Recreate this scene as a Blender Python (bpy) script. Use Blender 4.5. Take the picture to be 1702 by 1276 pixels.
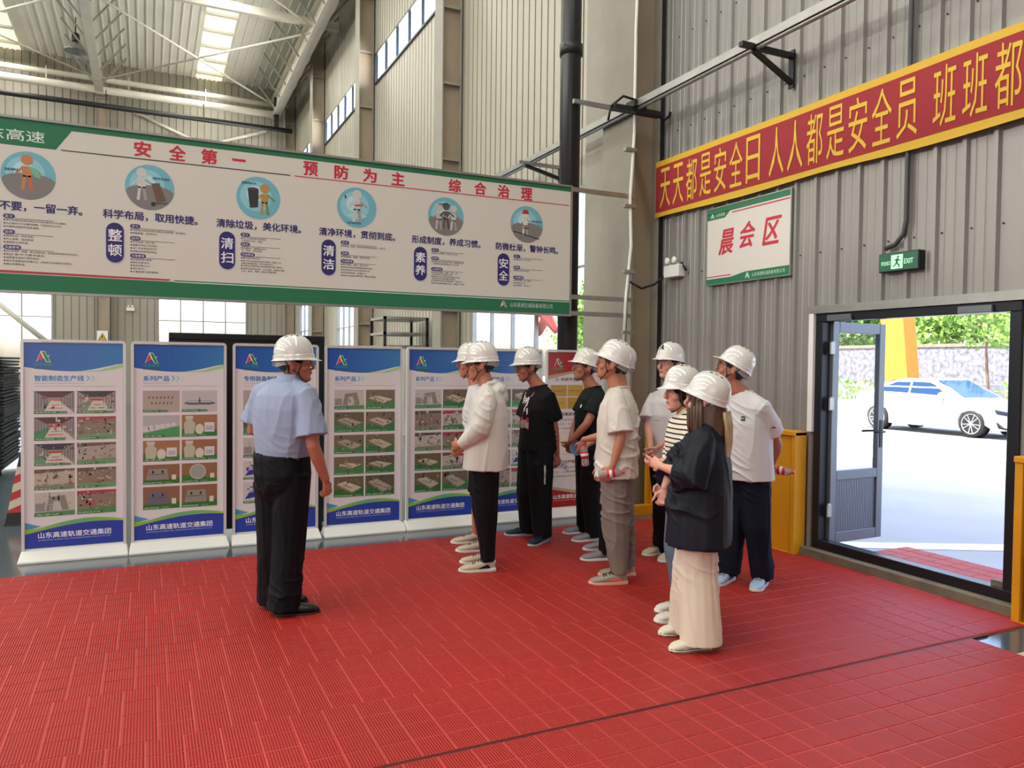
import bpy, bmesh, math, random
from mathutils import Vector, Matrix, noise
from mathutils.bvhtree import BVHTree
random.seed(7)
PI = math.pi
S = bpy.context.scene
for o in list(bpy.data.objects): bpy.data.objects.remove(o)
COL = S.collection

# ------------------------------------------------------------------ camera, world, sun, exposure
cam_d = bpy.data.cameras.new('camera'); cam = bpy.data.objects.new('camera', cam_d); COL.objects.link(cam)
cam_d.sensor_width = 36.0; cam_d.lens = 36.0 * 1278 / 1702; cam_d.clip_end = 400; cam_d.clip_start = 0.05
_y = Vector((-606, 41, -1278)).normalized(); _x = Vector((2719, 3, -1278)); _x = (_x - _x.dot(_y) * _y).normalized()
_z = _x.cross(_y)
cam.matrix_world = Matrix.Translation((0, 0, 1.62)) @ Matrix((_x, _y, _z)).to_4x4()
S.camera = cam

w = bpy.data.worlds.new('world'); S.world = w; w.use_nodes = True
nt = w.node_tree; bg = nt.nodes['Background']
sky = nt.nodes.new('ShaderNodeTexSky'); sky.sky_type = 'NISHITA'; sky.sun_disc = False
sky.sun_elevation = math.radians(62); sky.sun_rotation = math.radians(-70); sky.air_density = 1.0; sky.dust_density = 4.0
nt.links.new(sky.outputs[0], bg.inputs[0]); bg.inputs[1].default_value = 1.45
sun_d = bpy.data.lights.new('sun', 'SUN'); sun_d.energy = 17; sun_d.angle = 0.01; sun_d.color = (1, .96, .88)
sun = bpy.data.objects.new('sun', sun_d); COL.objects.link(sun); sun.location = (-20, 0, 30)
sun.rotation_euler = Vector((0.46, 0.14, -0.88)).to_track_quat('-Z', 'Y').to_euler()

def area(name, loc, direction, sx, sy, power, color=(1, 1, 1)):
    d = bpy.data.lights.new(name, 'AREA'); d.shape = 'RECTANGLE'; d.size = sx; d.size_y = sy; d.energy = power; d.color = color
    o = bpy.data.objects.new(name, d); COL.objects.link(o); o.location = loc
    o.rotation_euler = Vector(direction).to_track_quat('-Z', 'Y').to_euler(); return o
# daylight of the roof lights (strips along Y) and the high windows, plus added fill lamps
for xx in (2.07, -4.3, -10.7, -17.0):
    for yy in (24.5, 11.5, -1.0):
        area('rooflight_daylight', (xx, yy, 11.55 + 0.02 * (31 - yy)), (0, 0, -1), 0.8, 11.8, 540, (1, .975, .91))
area('front_fill', (-5.5, -8.6, 3.2), (0, 1, 0.05), 9, 5.6, 340, (1, .985, .96))  # added soft front fill behind the camera; the wall there is closed
area('left_high_fill', (-21.4, 9, 9.3), (1, 0, .22), 34, 1.0, 4600, (1, .98, .93))  # added to brighten the ceiling and upper right wall; left wall has no window
area('high_window_daylight', (5.7, 21.5, 8.75), (-1, 0, 1.0), 18.5, .8, 1300, (1, .99, .95))
area('left_side_fill', (-21.3, 8, 3.0), (1, 0, 0), 9, 5.4, 90, (.95, .97, 1))  # added weak fill from the unseen left side, no gate there
S.view_settings.view_transform = 'Standard'; S.view_settings.look = 'None'; S.view_settings.gamma = 1
S.view_settings.use_curve_mapping = False; S.view_settings.exposure = -0.32

# ------------------------------------------------------------------ materials
def lin(c):
    if isinstance(c, str): c = [int(c[i:i + 2], 16) / 255 for i in (0, 2, 4)]
    return tuple(((x / 12.92) if x <= .04045 else ((x + .055) / 1.055) ** 2.4) for x in c[:3])
MATS = {}
def mat(name, col, rough=.6, metal=0, nscale=0, namt=.12, bump=0, bscale=40, spec=None, alpha=None, trans=0, sss=0, emis=None, stretch=(1, 1, 1), coat=0):
    if name in MATS: return MATS[name]
    m = bpy.data.materials.new(name); MATS[name] = m; m.use_nodes = True; t = m.node_tree
    b = t.nodes['Principled BSDF']; c = lin(col)
    b.inputs['Base Color'].default_value = (*c, 1); b.inputs['Roughness'].default_value = rough; b.inputs['Metallic'].default_value = metal
    if spec is not None: b.inputs['Specular IOR Level'].default_value = spec
    if coat: b.inputs['Coat Weight'].default_value = coat; b.inputs['Coat Roughness'].default_value = .08
    if trans: b.inputs['Transmission Weight'].default_value = trans
    if sss: b.inputs['Subsurface Weight'].default_value = sss; b.inputs['Subsurface Radius'].default_value = (.02, .008, .004)
    if alpha is not None: b.inputs['Alpha'].default_value = alpha
    if emis: b.inputs['Emission Color'].default_value = (*lin(emis[0]), 1); b.inputs['Emission Strength'].default_value = emis[1]
    if nscale or bump:
        tc = t.nodes.new('ShaderNodeTexCoord'); mp = t.nodes.new('ShaderNodeMapping'); mp.inputs['Scale'].default_value = stretch
        t.links.new(tc.outputs['Object'], mp.inputs[0])
    if nscale:
        n = t.nodes.new('ShaderNodeTexNoise'); n.inputs['Scale'].default_value = nscale; n.inputs['Detail'].default_value = 5
        t.links.new(mp.outputs[0], n.inputs[0])
        r = t.nodes.new('ShaderNodeMapRange'); r.inputs[1].default_value = .3; r.inputs[2].default_value = .7
        r.inputs[3].default_value = 1 - namt; r.inputs[4].default_value = 1 + namt
        t.links.new(n.outputs[0], r.inputs[0])
        x = t.nodes.new('ShaderNodeVectorMath'); x.operation = 'SCALE'; x.inputs[0].default_value = c
        t.links.new(r.outputs[0], x.inputs['Scale']); t.links.new(x.outputs[0], b.inputs['Base Color'])
    if bump:
        n2 = t.nodes.new('ShaderNodeTexNoise'); n2.inputs['Scale'].default_value = bscale; n2.inputs['Detail'].default_value = 3
        t.links.new(mp.outputs[0], n2.inputs[0])
        bp = t.nodes.new('ShaderNodeBump'); bp.inputs['Strength'].default_value = bump; bp.inputs['Distance'].default_value = .01
        t.links.new(n2.outputs[0], bp.inputs['Height']); t.links.new(bp.outputs[0], b.inputs['Normal'])
    return m
M_wall = mat('wall_cladding', (.555, .545, .525), .42, .25, 1.3, .05, stretch=(1, 1, .3))
M_wallbay = mat('gable_cladding', (.66, .64, .575), .45, .15, 1.0, .06, stretch=(1, 1, .3))
M_roof = mat('roof_sheet', (.90, .89, .84), .5, .1, .6, .06)
M_far = mat('far_cladding', (.60, .58, .52), .5, .1, 1.0, .06, stretch=(1, 1, .3))
M_col = mat('column_paint', (.56, .54, .49), .55, 0, 2.5, .08)
M_colb = mat('column_primer', (.60, .54, .46), .6, 0, 3.0, .12, stretch=(1, 1, .4))
M_steel = mat('galvanised', (.62, .62, .60), .38, .7, 6, .1)
M_dark = mat('dark_steel', (.14, .14, .14), .45, .3)
M_black = mat('black_paint', (.025, .025, .03), .45)
M_beam = mat('beam_paint', (.80, .78, .72), .5, 0, 2, .06)
M_yellow = mat('yellow_guard', (.80, .55, .06), .42, 0, 3, .07)
M_frame = mat('door_frame_charcoal', (.15, .16, .18), .35, .5)
M_alu = mat('door_leaf_grey', (.42, .44, .47), .35, .5)
M_white = mat('white_plastic', (.88, .88, .86), .4)
M_conc = mat('concrete', (.42, .39, .32), .85, 0, 7, .22, .3, 30)
M_floor = mat('painted_floor', (.29, .325, .345), .17, 0, 1.2, .13, .04, 6, coat=.2)
M_ground = mat('outdoor_concrete', (.60, .60, .60), .8, 0, .8, .08, .1, 20)
M_glass = None
def glass(name, tint=(1, 1, 1), gl=.07):
    m = bpy.data.materials.new(name); m.use_nodes = True; t = m.node_tree; t.nodes.clear()
    o = t.nodes.new('ShaderNodeOutputMaterial'); a = t.nodes.new('ShaderNodeBsdfTransparent'); a.inputs[0].default_value = (*tint, 1)
    g = t.nodes.new('ShaderNodeBsdfGlossy'); g.inputs['Roughness'].default_value = .03; x = t.nodes.new('ShaderNodeMixShader'); x.inputs[0].default_value = gl
    t.links.new(a.outputs[0], x.inputs[1]); t.links.new(g.outputs[0], x.inputs[2]); t.links.new(x.outputs[0], o.inputs[0]); return m
M_glass = glass('window_glass'); M_lens = glass('spectacle_lens', (.93, .95, .95), .12); M_clear = glass('bottle_plastic', (.93, .86, .88), .2)
def attr_mat(name, rough):
    m = bpy.data.materials.new(name); m.use_nodes = True; t = m.node_tree; b = t.nodes['Principled BSDF']
    a = t.nodes.new('ShaderNodeAttribute'); a.attribute_name = 'Col'
    t.links.new(a.outputs['Color'], b.inputs['Base Color']); b.inputs['Roughness'].default_value = rough; return m
M_print = attr_mat('printed_vinyl', .22); M_printm = attr_mat('printed_board', .5); M_cloth = attr_mat('printed_cloth', .75)
M_ink = attr_mat('garment_ink', .8)

# ------------------------------------------------------------------ geometry helpers
class B:
    def __init__(s): s.v = []; s.f = []
    def quad(s, *p): n = len(s.v); s.v += [tuple(q) for q in p]; s.f.append(tuple(range(n, n + len(p))))
    def box(s, x0, y0, z0, x1, y1, z1, M=None):
        n = len(s.v); P = [(x, y, z) for z in (z0, z1) for y in (y0, y1) for x in (x0, x1)]
        if M is not None: P = [tuple(M @ Vector(p)) for p in P]
        s.v += P
        for q in ((0, 2, 3, 1), (4, 5, 7, 6), (0, 1, 5, 4), (2, 6, 7, 3), (0, 4, 6, 2), (1, 3, 7, 5)): s.f.append(tuple(n + i for i in q))
        return s
    def bar(s, a, b, wd, ht, up=(0, 0, 1)):
        a = Vector(a); b = Vector(b); t = (b - a); L = t.length; t.normalize(); up = Vector(up)
        if abs(t.dot(up)) > .99: up = Vector((1, 0, 0))
        x = t.cross(up).normalized(); z = x.cross(t)
        M = Matrix((x, t, z)).transposed().to_4x4(); M.translation = a
        return s.box(-wd / 2, 0, -ht / 2, wd / 2, L, ht / 2, M)
    def loft(s, rings, cap=True, close=True):
        n0 = len(s.v); k = len(rings[0])
        for r in rings: s.v += [tuple(p) for p in r]
        for i in range(len(rings) - 1):
            for j in range(k if close else k - 1):
                a = n0 + i * k + j; b = n0 + i * k + (j + 1) % k; s.f.append((a, b, b + k, a + k))
        if cap:
            s.f.append(tuple(n0 + j for j in reversed(range(k)))); s.f.append(tuple(n0 + (len(rings) - 1) * k + j for j in range(k)))
        return s
    def tube(s, pts, rad, n=8, lat=None, round_ends=False, power=2.0):
        P = [Vector(p) for p in pts]
        if isinstance(rad, tuple) or not isinstance(rad, list): rad = [rad] * len(P)
        R = [(r if isinstance(r, (list, tuple)) else (r, r)) for r in rad]
        if round_ends:
            t0 = (P[0] - P[1]).normalized(); t1 = (P[-1] - P[-2]).normalized()
            pre = [(P[0] + t0 * min(R[0]) * k, (R[0][0] * q, R[0][1] * q)) for k, q in ((.9, .35), (.6, .75))]
            post = [(P[-1] + t1 * min(R[-1]) * k, (R[-1][0] * q, R[-1][1] * q)) for k, q in ((.6, .75), (.9, .35))]
            P = [a for a, _ in pre] + P + [a for a, _ in post]; R = [b for _, b in pre] + R + [b for _, b in post]
        rings = []; u = None
        for i, p in enumerate(P):
            t = (P[min(i + 1, len(P) - 1)] - P[max(i - 1, 0)]).normalized()
            base = Vector(lat) if lat is not None else (u if u is not None else (Vector((0, 0, 1)) if abs(t.z) < .9 else Vector((1, 0, 0))))
            u = base - base.dot(t) * t
            if u.length < 1e-4: u = t.orthogonal()
            u.normalize(); v = t.cross(u)
            ring = []
            for j in range(n):
                a = 2 * PI * j / n; c, q = math.cos(a), math.sin(a)
                if power != 2: c = math.copysign(abs(c) ** (2 / power), c); q = math.copysign(abs(q) ** (2 / power), q)
                ring.append(p + u * c * R[i][0] + v * q * R[i][1])
            rings.append(ring)
        return s.loft(rings)
    def ell(s, c, r, M=None, n=12, m=8):
        c = Vector(c); rings = []
        for i in range(1, m):
            th = PI * i / m; ring = []
            for j in range(n):
                p = Vector((math.sin(th) * math.cos(2 * PI * j / n) * r[0], math.sin(th) * math.sin(2 * PI * j / n) * r[1], -math.cos(th) * r[2]))
                if M is not None: p = M @ p
                ring.append(c + p)
            rings.append(ring)
        return s.loft(rings)
    def lathe(s, prof, c=(0, 0, 0), axis=(0, 0, 1), n=20):
        ax = Vector(axis).normalized(); u = ax.orthogonal().normalized(); v = ax.cross(u); c = Vector(c)
        return s.loft([[c + ax * z + (u * math.cos(2 * PI * j / n) + v * math.sin(2 * PI * j / n)) * max(r, 1e-4) for j in range(n)] for r, z in prof])
    def prism(s, poly, f0, f1):
        n = len(s.v); k = len(poly); s.v += [tuple(f0(p)) for p in poly] + [tuple(f1(p)) for p in poly]
        s.f.append(tuple(range(n, n + k))); s.f.append(tuple(reversed(range(n + k, n + 2 * k))))
        for j in range(k): s.f.append((n + j, n + k + j, n + k + (j + 1) % k, n + (j + 1) % k))
        return s
    def mesh(s, name):
        m = bpy.data.meshes.new(name); m.from_pydata(s.v, [], s.f); m.validate(); return m
    def build(s, name, m, parent=None, smooth=False, bevel=0, seg=1, fix=True):
        me = s.mesh(name)
        if fix or bevel:
            bm = bmesh.new(); bm.from_mesh(me)
            bmesh.ops.recalc_face_normals(bm, faces=bm.faces)
            if bevel: bmesh.ops.bevel(bm, geom=bm.edges[:], offset=bevel, segments=seg, affect='EDGES', clamp_overlap=True)
            bm.to_mesh(me); bm.free()
        if smooth: me.shade_smooth()
        return link(name, me, m, parent)
def link(name, me, m, parent=None):
    if m is not None and len(me.materials) == 0:
        me.materials.append(m)
    o = bpy.data.objects.new(name, me); COL.objects.link(o)
    if parent is not None: o.parent = parent
    return o
def tag(o, label, cat=None, group=None, kind=None):
    if label: o['label'] = label
    if cat: o['category'] = cat
    if group: o['group'] = group
    if kind: o['kind'] = kind
    return o
def empty(name, loc=(0, 0, 0), rz=0, **k):
    o = bpy.data.objects.new(name, None); COL.objects.link(o); o.location = loc; o.rotation_euler = (0, 0, rz); o.empty_display_size = .1
    if k: tag(o, **k)
    return o
def struct(o): o['kind'] = 'structure'; return o
def smooth_by_angle(o, ang=.6):
    me = o.data; me.shade_smooth()
    me.set_sharp_from_angle(angle=ang)

# flat printed artwork: coloured polygons and lettering on a board
_fontcache = {}
def text_tris(s, bold):
    key = (s, bold)
    if key in _fontcache: return _fontcache[key]
    c = bpy.data.curves.new('lettering', 'FONT'); c.body = s; c.size = 1; c.resolution_u = 2; c.offset = bold
    o = bpy.data.objects.new('lettering', c); COL.objects.link(o)
    dg = bpy.context.evaluated_depsgraph_get(); me = bpy.data.meshes.new_from_object(o.evaluated_get(dg))
    V = [(v.co.x, v.co.y) for v in me.vertices]; F = [tuple(p.vertices) for p in me.polygons]
    bpy.data.objects.remove(o); bpy.data.curves.remove(c); bpy.data.meshes.remove(me)
    _fontcache[key] = (V, F); return V, F
class Art:
    def __init__(s): s.v = []; s.f = []; s.c = []
    def poly(s, pts, col, lay=1):
        n = len(s.v); s.v += [(p[0], p[1], lay) for p in pts]; s.f.append(tuple(range(n, n + len(pts)))); s.c.append(lin(col))
    def rect(s, x0, y0, x1, y1, col, lay=1): s.poly([(x0, y0), (x1, y0), (x1, y1), (x0, y1)], col, lay)
    def disc(s, x, y, r, col, lay=1, n=28, ry=None): s.poly([(x + r * math.cos(2 * PI * i / n), y + (ry or r) * math.sin(2 * PI * i / n)) for i in range(n)], col, lay)
    def line(s, x0, y0, x1, y1, wd, col, lay=1):
        d = Vector((x1 - x0, y1 - y0)); 
        if d.length < 1e-6: return
        d.normalize(); p = Vector((-d.y, d.x)) * wd / 2
        s.poly([(x0 - p.x, y0 - p.y), (x1 - p.x, y1 - p.y), (x1 + p.x, y1 + p.y), (x0 + p.x, y0 + p.y)], col, lay)
    def text(s, t, x0, y0, x1=None, h=.1, col='000000', lay=2, bold=.0, shear=0, rot=0, align='l'):
        """x0,y0 = lower left of the glyph box; h = glyph height; x1 = right end to stretch to"""
        V, F = text_tris(t, 0)
        if not V: return
        a0 = min(p[0] for p in V); a1 = max(p[0] for p in V); b0 = min(p[1] for p in V); b1 = max(p[1] for p in V)
        sy = h / max(b1 - b0, 1e-3); sx = ((x1 - x0) / (a1 - a0)) if x1 is not None else sy
        if len(t) == 1 and b1 - b0 < .4: sy = sx
        ox = x0 - (sx * (a1 - a0) if align == 'r' else 0)
        bd = bold * .9 * sx
        for ci, (dx, dy) in enumerate(((bd, 0), (-bd, 0), (0, bd * .7), (0, -bd * .7), (bd * .7, bd * .5), (-bd * .7, -bd * .5)) if bold and h > .03 else ((bd, 0), (-bd, 0)) if bold else ((0, 0),)):
            n = len(s.v)
            for p in V:
                X = (p[0] - a0) * sx; Y = (p[1] - b0) * sy; X += shear * Y
                s.v.append((ox + X + dx, y0 + Y + dy, lay + ci * .15))
            for f in F: s.f.append(tuple(n + i for i in f)); s.c.append(lin(col))
    def pill(s, x, y, wd, h, col, lay=2, n=8):
        r = min(wd, h) / 2; P = []
        cs = [(x + wd / 2 - r, y + h / 2 - r, 0), (x - wd / 2 + r, y + h / 2 - r, 1), (x - wd / 2 + r, y - h / 2 + r, 2), (x + wd / 2 - r, y - h / 2 + r, 3)]
        for cx_, cy_, q in cs:
            for i in range(n + 1): a = PI / 2 * (q + i / n); P.append((cx_ + r * math.cos(a), cy_ + r * math.sin(a)))
        s.poly(P, col, lay)
    def build(s, name, parent, f, m=None, step=.0006):
        me = bpy.data.meshes.new(name); me.from_pydata([f(x, y, l * step) for x, y, l in s.v], [], s.f)
        at = me.color_attributes.new('Col', 'FLOAT_COLOR', 'CORNER'); buf = []
        for p, c in zip(s.f, s.c): buf += [*c, 1.0] * len(p)
        at.data.foreach_set('color', buf)
        return link(name, me, m or M_print, parent)

# the emblem: a red left leg and a green right leg forming a letter A with an arrow tail
def emblem(A, x, y, h, lay=3, tone=('D8362F', '1B8A3C', 'F0F0F0')):
    k = h
    P = lambda q: [(x + a * k, y + b * k) for a, b in q]
    A.poly(P([(-.62, -.04), (-.22, 1.03), (.12, 1.03), (.62, -.04), (.24, -.04), (.02, .38), (-.2, .25)]), tone[2], lay)
    A.poly(P([(-.56, 0), (-.22, .93), (-.12, .60), (-.02, .42), (-.08, .36)]), tone[0], lay + 1)
    A.poly(P([(-.15, .98), (.10, .98), (.56, 0), (.27, 0)]), tone[1], lay + 1)
    A.poly(P([(.18, .48), (.60, .66), (.30, .40)]), tone[2], lay + 1)

# ------------------------------------------------------------------ setting
XW = 5.15; YF = 31.0
FL = B(); FL.quad((-22, -9, 0), (5.15, -9, 0), (5.15, YF, 0), (-22, YF, 0)); struct(FL.build('floor', M_floor, fix=False))
G = B(); G.quad((5.15, -40, -.012), (90, -40, -.012), (90, 90, -.012), (5.15, 90, -.012)); G.quad((-60, YF, -.012), (5.15, YF, -.012), (5.15, 90, -.012), (-60, 90, -.012))
struct(G.build('outdoor_paving', M_ground, fix=False))

def ribbed(b, axis, fixed, s0, s1, z0, z1, pitch=.22, depth=-.028, w0=.03, w1=.055, minor=True, origin=0):
    """trapezoid-rib cladding; axis 'y': plane x=fixed running along y, ribs stand out by depth"""
    pts = [(s0, 0)]; k = math.ceil((s0 - origin) / pitch)
    while origin + k * pitch < s1 - .03:
        c = origin + k * pitch
        if c - w1 / 2 > s0 + .005:
            pts += [(c - w1 / 2, 0), (c - w0 / 2, depth), (c + w0 / 2, depth), (c + w1 / 2, 0)]
        if minor:
            for q in (.33, .66):
                m = c + q * pitch
                if m + .01 < s1 and m - .01 > s0: pts += [(m - .009, 0), (m, depth * .16), (m + .009, 0)]
        k += 1
    pts.append((s1, 0)); pts.sort(key=lambda p: p[0])
    n = len(b.v)
    for s, d in pts:
        for z in (z0, z1): b.v.append((fixed + d, s, z) if axis == 'y' else (s, fixed + d, z))
    for i in range(len(pts) - 1): a = n + 2 * i; b.f.append((a, a + 2, a + 3, a + 1))
def wall_with_holes(axis, fixed, s0, s1, z0, z1, holes, **k):
    b = B(); cuts = sorted({s0, s1, *[h[0] for h in holes], *[h[1] for h in holes]})
    for a, c in zip(cuts[:-1], cuts[1:]):
        hs = sorted([(h[2], h[3]) for h in holes if h[0] < c - 1e-6 and h[1] > a + 1e-6]); z = z0
        for h0, h1 in hs:
            if h0 > z + 1e-4: ribbed(b, axis, fixed, a, c, z, h0, **k)
            z = h1
        if z < z1 - 1e-4: ribbed(b, axis, fixed, a, c, z, z1, **k)
    return b
DOOR = (3.10, 4.80, 0.0, 2.08)
up = [(7.75, 12.95, 8.5, 9.25), (13.55, 18.95, 8.5, 9.25), (19.55, 24.95, 8.5, 9.25), (25.55, 30.6, 8.5, 9.25)]
low = [(8.45, 12.45, 1.0, 3.95), (20.9, 23.0, 1.0, 3.6), (26.9, 29.2, 1.0, 3.7)]
wb = wall_with_holes('y', XW, -9, 7.4, 0, 13, [DOOR]); struct(wb.build('wall_right', M_wall, fix=False))
wb = wall_with_holes('y', XW, 7.4, YF, 0, 13, up + low, pitch=.2, depth=.06, w0=.026, w1=.036, minor=False); struct(wb.build('wall_right_gable', M_wallbay, fix=False))
farw = [(.33, 3.45, 1.0, 4.15), (-7.6, -2.95, 1.0, 4.10), (-16, -11, 1, 4.1)]
wb = wall_with_holes('x', YF, -22, XW, 0, 12.4, farw, pitch=.24, depth=.03, w0=.02, w1=.04, minor=False); struct(wb.build('wall_far', M_far, fix=False))
wb = B(); ribbed(wb, 'y', -22, -9, YF, 0, 13, depth=.03, pitch=.4, minor=False); struct(wb.build('wall_left', M_wall, fix=False))
wb = B(); ribbed(wb, 'x', -9, -22, XW, 0, 13, depth=.03, pitch=.4, minor=False); struct(wb.build('wall_back', M_wall, fix=False))
# roof sheet, ribs along Y
rz = lambda y: 12.05 + .02 * (31 - y)
def roof_strip(x0, x1, m, name, pitch=.25):
    b = B(); pts = [(x0, 0)]; x = x0 + .06
    while x < x1 - .08: pts += [(x, 0), (x + .012, -.035), (x + .045, -.035), (x + .057, 0)]; x += pitch
    pts.append((x1, 0)); n = len(b.v)
    for px, d in pts:
        for y in (-9, YF + .2): b.v.append((px, y, rz(y) + d))
    for i in range(len(pts) - 1): a = n + 2 * i; b.f.append((a, a + 2, a + 3, a + 1))
    return struct(b.build(name, m, fix=False))
edges = [-22, -17.45, -16.55, -11.15, -10.25, -4.75, -3.85, 1.62, 2.52, 5.3]
for i in range(0, len(edges), 2): roof_strip(edges[i], edges[i + 1], M_roof, 'ceiling')
M_sky = mat('translucent_rooflight', (.95, .93, .84), .5, emis=('FFF6DC', .9))  # emission stands in for daylight passing through the sheet
for i in range(1, 9, 2): roof_strip(edges[i], edges[i + 1], M_sky, 'window_%d' % (i // 2 + 10), .16)

def window(n, axis, fixed, s0, s1, z0, z1, nv, hz=(), fr=.05, label=None, m=M_steel):
    e = empty('window_%d' % n, (fixed, (s0 + s1) / 2, z0) if axis == 'y' else ((s0 + s1) / 2, fixed, z0)); struct(e)
    L = (s1 - s0) / 2; H = z1 - z0
    def bx(b, a0, b0, a1, b1, d):
        if axis == 'y': b.box(-d, a0, b0, d, a1, b1)
        else: b.box(a0, -d, b0, a1, d, b1)
    f = B(); bx(f, -L, 0, -L + fr, H, .04); bx(f, L - fr, 0, L, H, .04); bx(f, -L + fr, 0, L - fr, fr, .04); bx(f, -L + fr, H - fr, L - fr, H, .04)
    f.build('window_frame', m, e)
    for i in range(1, nv):
        q = B(); a = -L + 2 * L * i / nv; bx(q, a - fr * .35, fr, a + fr * .35, H - fr, .03); q.build('mullion', m, e)
    for h in hz:
        q = B(); bx(q, -L + fr, h - z0 - fr * .3, L - fr, h - z0 + fr * .3, .028); q.build('transom', m, e)
    for i in range(nv):
        q = B(); a0 = -L + 2 * L * i / nv + fr * .4; a1 = -L + 2 * L * (i + 1) / nv - fr * .4
        if axis == 'y': q.quad((0, a0, fr), (0, a1, fr), (0, a1, H - fr), (0, a0, H - fr))
        else: q.quad((a0, 0, fr), (a1, 0, fr), (a1, 0, H - fr), (a0, 0, H - fr))
        q.build('pane', M_glass, e, fix=False)
    return e
k = 1
for h in up: window(k, 'y', XW, *h, 6, m=M_frame, fr=.045); k += 1
for h, nv, hz in zip(low, (5, 3, 3), ((2.9,), (2.6,), (2.7,))): window(k, 'y', XW, *h, nv, hz, m=M_steel, fr=.05); k += 1
for h, nv in zip(farw, (4, 5, 5)): window(k, 'x', YF, *h, nv, (3.05,), m=M_dark if 0 else M_steel, fr=.06); k += 1

# steel columns of the right wall (H sections)
def hcol(y, x0=4.75, x1=5.12, fw=.45, ztop=12.0, web=M_colb, lab='', name='steel_column', nst=9):
    e = empty(name, (x0, y, 0), label=lab, cat='column', group='steel columns along the gable wall')
    B().box(0, 0, 0, .025, fw, ztop).build('flange', M_col, e)
    B().box(x1 - x0 - .025, 0, 0, x1 - x0, fw, ztop).build('flange', M_col, e)
    B().box(.025, fw * .22, 0, x1 - x0 - .025, fw * .22 + .02, ztop).build('web', web, e)
    for i in range(nst):
        z = 1.2 + i * 1.35
        if z < ztop: B().box(.03, .01, z, x1 - x0 - .03, fw * .22 - .001, z + .05).build('stiffener', M_col, e)
    return e
hcol(7.02, fw=.62, lab='nearest steel column at the inner corner beside the banner wall', nst=0)
for y, s in ((13.05, 'second steel column behind the hanging board'), (19.05, 'third steel column, right of the second high window'), (25.05, 'fourth steel column, far along the gable wall'), (30.45, 'last steel column in the far corner of the hall')):
    hcol(y, lab=s, fw=.42)
e = hcol(30.5, -1.62, -1.2, .4, 11.2, lab='far wall column below the left roof beam'); 
e = hcol(30.5, -8.0, -7.6, .4, 11.2, lab='far wall column left of the far windows')
# flat trim strips beside the nearest column
struct(B().box(4.97, 7.66, 0, 5.13, 8.40, 12).build('trim_1', M_col)); struct(B().box(5.10, 7.0, 0, 5.14, 7.02, 12).build('trim_2', M_dark))
# ------------------------------------------------------------------ roof steel
def rbeam(x, y0, y1, z, lab, d=.45, wd=.26):
    e = empty('roof_beam', (x, y1, z), label=lab, cat='roof beam', group='roof beams running away under the roof')
    zz = lambda y: .02 * (y1 - y)
    def seg(x0, x1, a, b_, nm):
        b = B(); P = [(x0, y0 - y1, a + zz(y0)), (x1, y0 - y1, a + zz(y0)), (x1, 0, a), (x0, 0, a)]
        Q = [(p[0], p[1], p[2] + b_ - a) for p in P]; b.loft([P, Q]); b.build(nm, M_beam, e)
    seg(-wd / 2, wd / 2, 0, .018, 'flange'); seg(-wd / 2, wd / 2, d, d + .018, 'flange'); seg(-.008, .008, .018, d, 'web')
    y = y1 - 1.0; 
    while y > max(y0, 14):
        for sgn in (-1, 1):
            b = B(); b.bar((sgn * .1, y - y1, zz(y) + .03), (sgn * .85, y - y1, zz(y) + 1.0), .05, .05); b.build('knee_brace', M_steel, e)
        y -= 1.25
    return e
ZB = 10.75
rbeam(4.35, -8.9, 30.4, ZB, 'roof beam nearest the gable wall windows', d=.62, wd=.3)
rbeam(-1.48, -8.9, 30.4, ZB, 'left roof beam with a lamp hanging beside it')
rbeam(-7.9, -8.9, 30.4, ZB, 'roof beam at the left edge of the picture')
for i, y in enumerate((23.0, 16.8, 10.6, 4.4)):
    B().bar((-7.9, y, rz(y) - .75), (5.1, y, rz(y) - .75), .16, .22).build('roof_strut', M_beam)
    tag(bpy.context.scene.objects[-1] if 0 else COL.objects[-1], ['far', 'second', 'third', 'nearest'][i] + ' crosswise steel strut under the roof sheets', 'strut', 'crosswise struts')
for wi, xa in enumerate((-17.45, -11.15, -4.75, 1.62)):
    wn = [o for o in COL.objects if o.name == 'window_%d' % (wi + 10)][0]
    for i in range(14):
        y = 30.2 - i * 1.25; B().box(xa - .02, y - .07, rz(y) - .12, xa + .92, y + .07, rz(y) - .045).build('purlin_bar', M_roof, wn)  # short purlin lengths showing across the roof lights
def rod(a, b, r, lab, nm='brace_rod', m=M_beam, n=6, cat='brace', g='diagonal roof bracing rods'):
    o = B().tube([a, b], r, n).build(nm, m, smooth=True); return tag(o, lab, cat, g)
zb = ZB + .45
rod((-1.4, 23.1, zb), (4.3, 30.2, zb), .035, 'bracing rod from the lamp beam down to the far corner')
rod((-1.4, 30.2, zb), (4.3, 23.1, zb), .035, 'bracing rod rising from the left column to the gable side beam')
rod((-7.8, 23.1, zb), (-1.5, 30.2, zb), .035, 'bracing rod at far left, running down to the left column')
rod((-7.8, 30.2, zb), (-1.5, 23.1, zb), .035, 'bracing rod at far left, rising to the lamp beam')
rod((-1.4, 16.9, zb + .1), (4.3, 22.9, zb + .1), .035, 'bracing rod at the top crossing to the gable side beam')
rod((4.3, 16.9, zb + .1), (-1.4, 22.9, zb + .1), .035, 'second bracing rod at the top near the roof light')
rod((-.51, 30.94, 10.5), (1.72, 30.94, 9.65), .06, 'flat diagonal brace on the far wall, falling to the right', g='diagonal braces on the far wall')
rod((2.24, 30.94, 9.67), (4.13, 30.94, 10.42), .06, 'flat diagonal brace on the far wall, rising to the right', g='diagonal braces on the far wall')
rod((-5.4, 30.6, 4.25), (-2.9, 30.6, 1.98), .09, 'white diagonal brace in front of the far left window', g='white brace')
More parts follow.
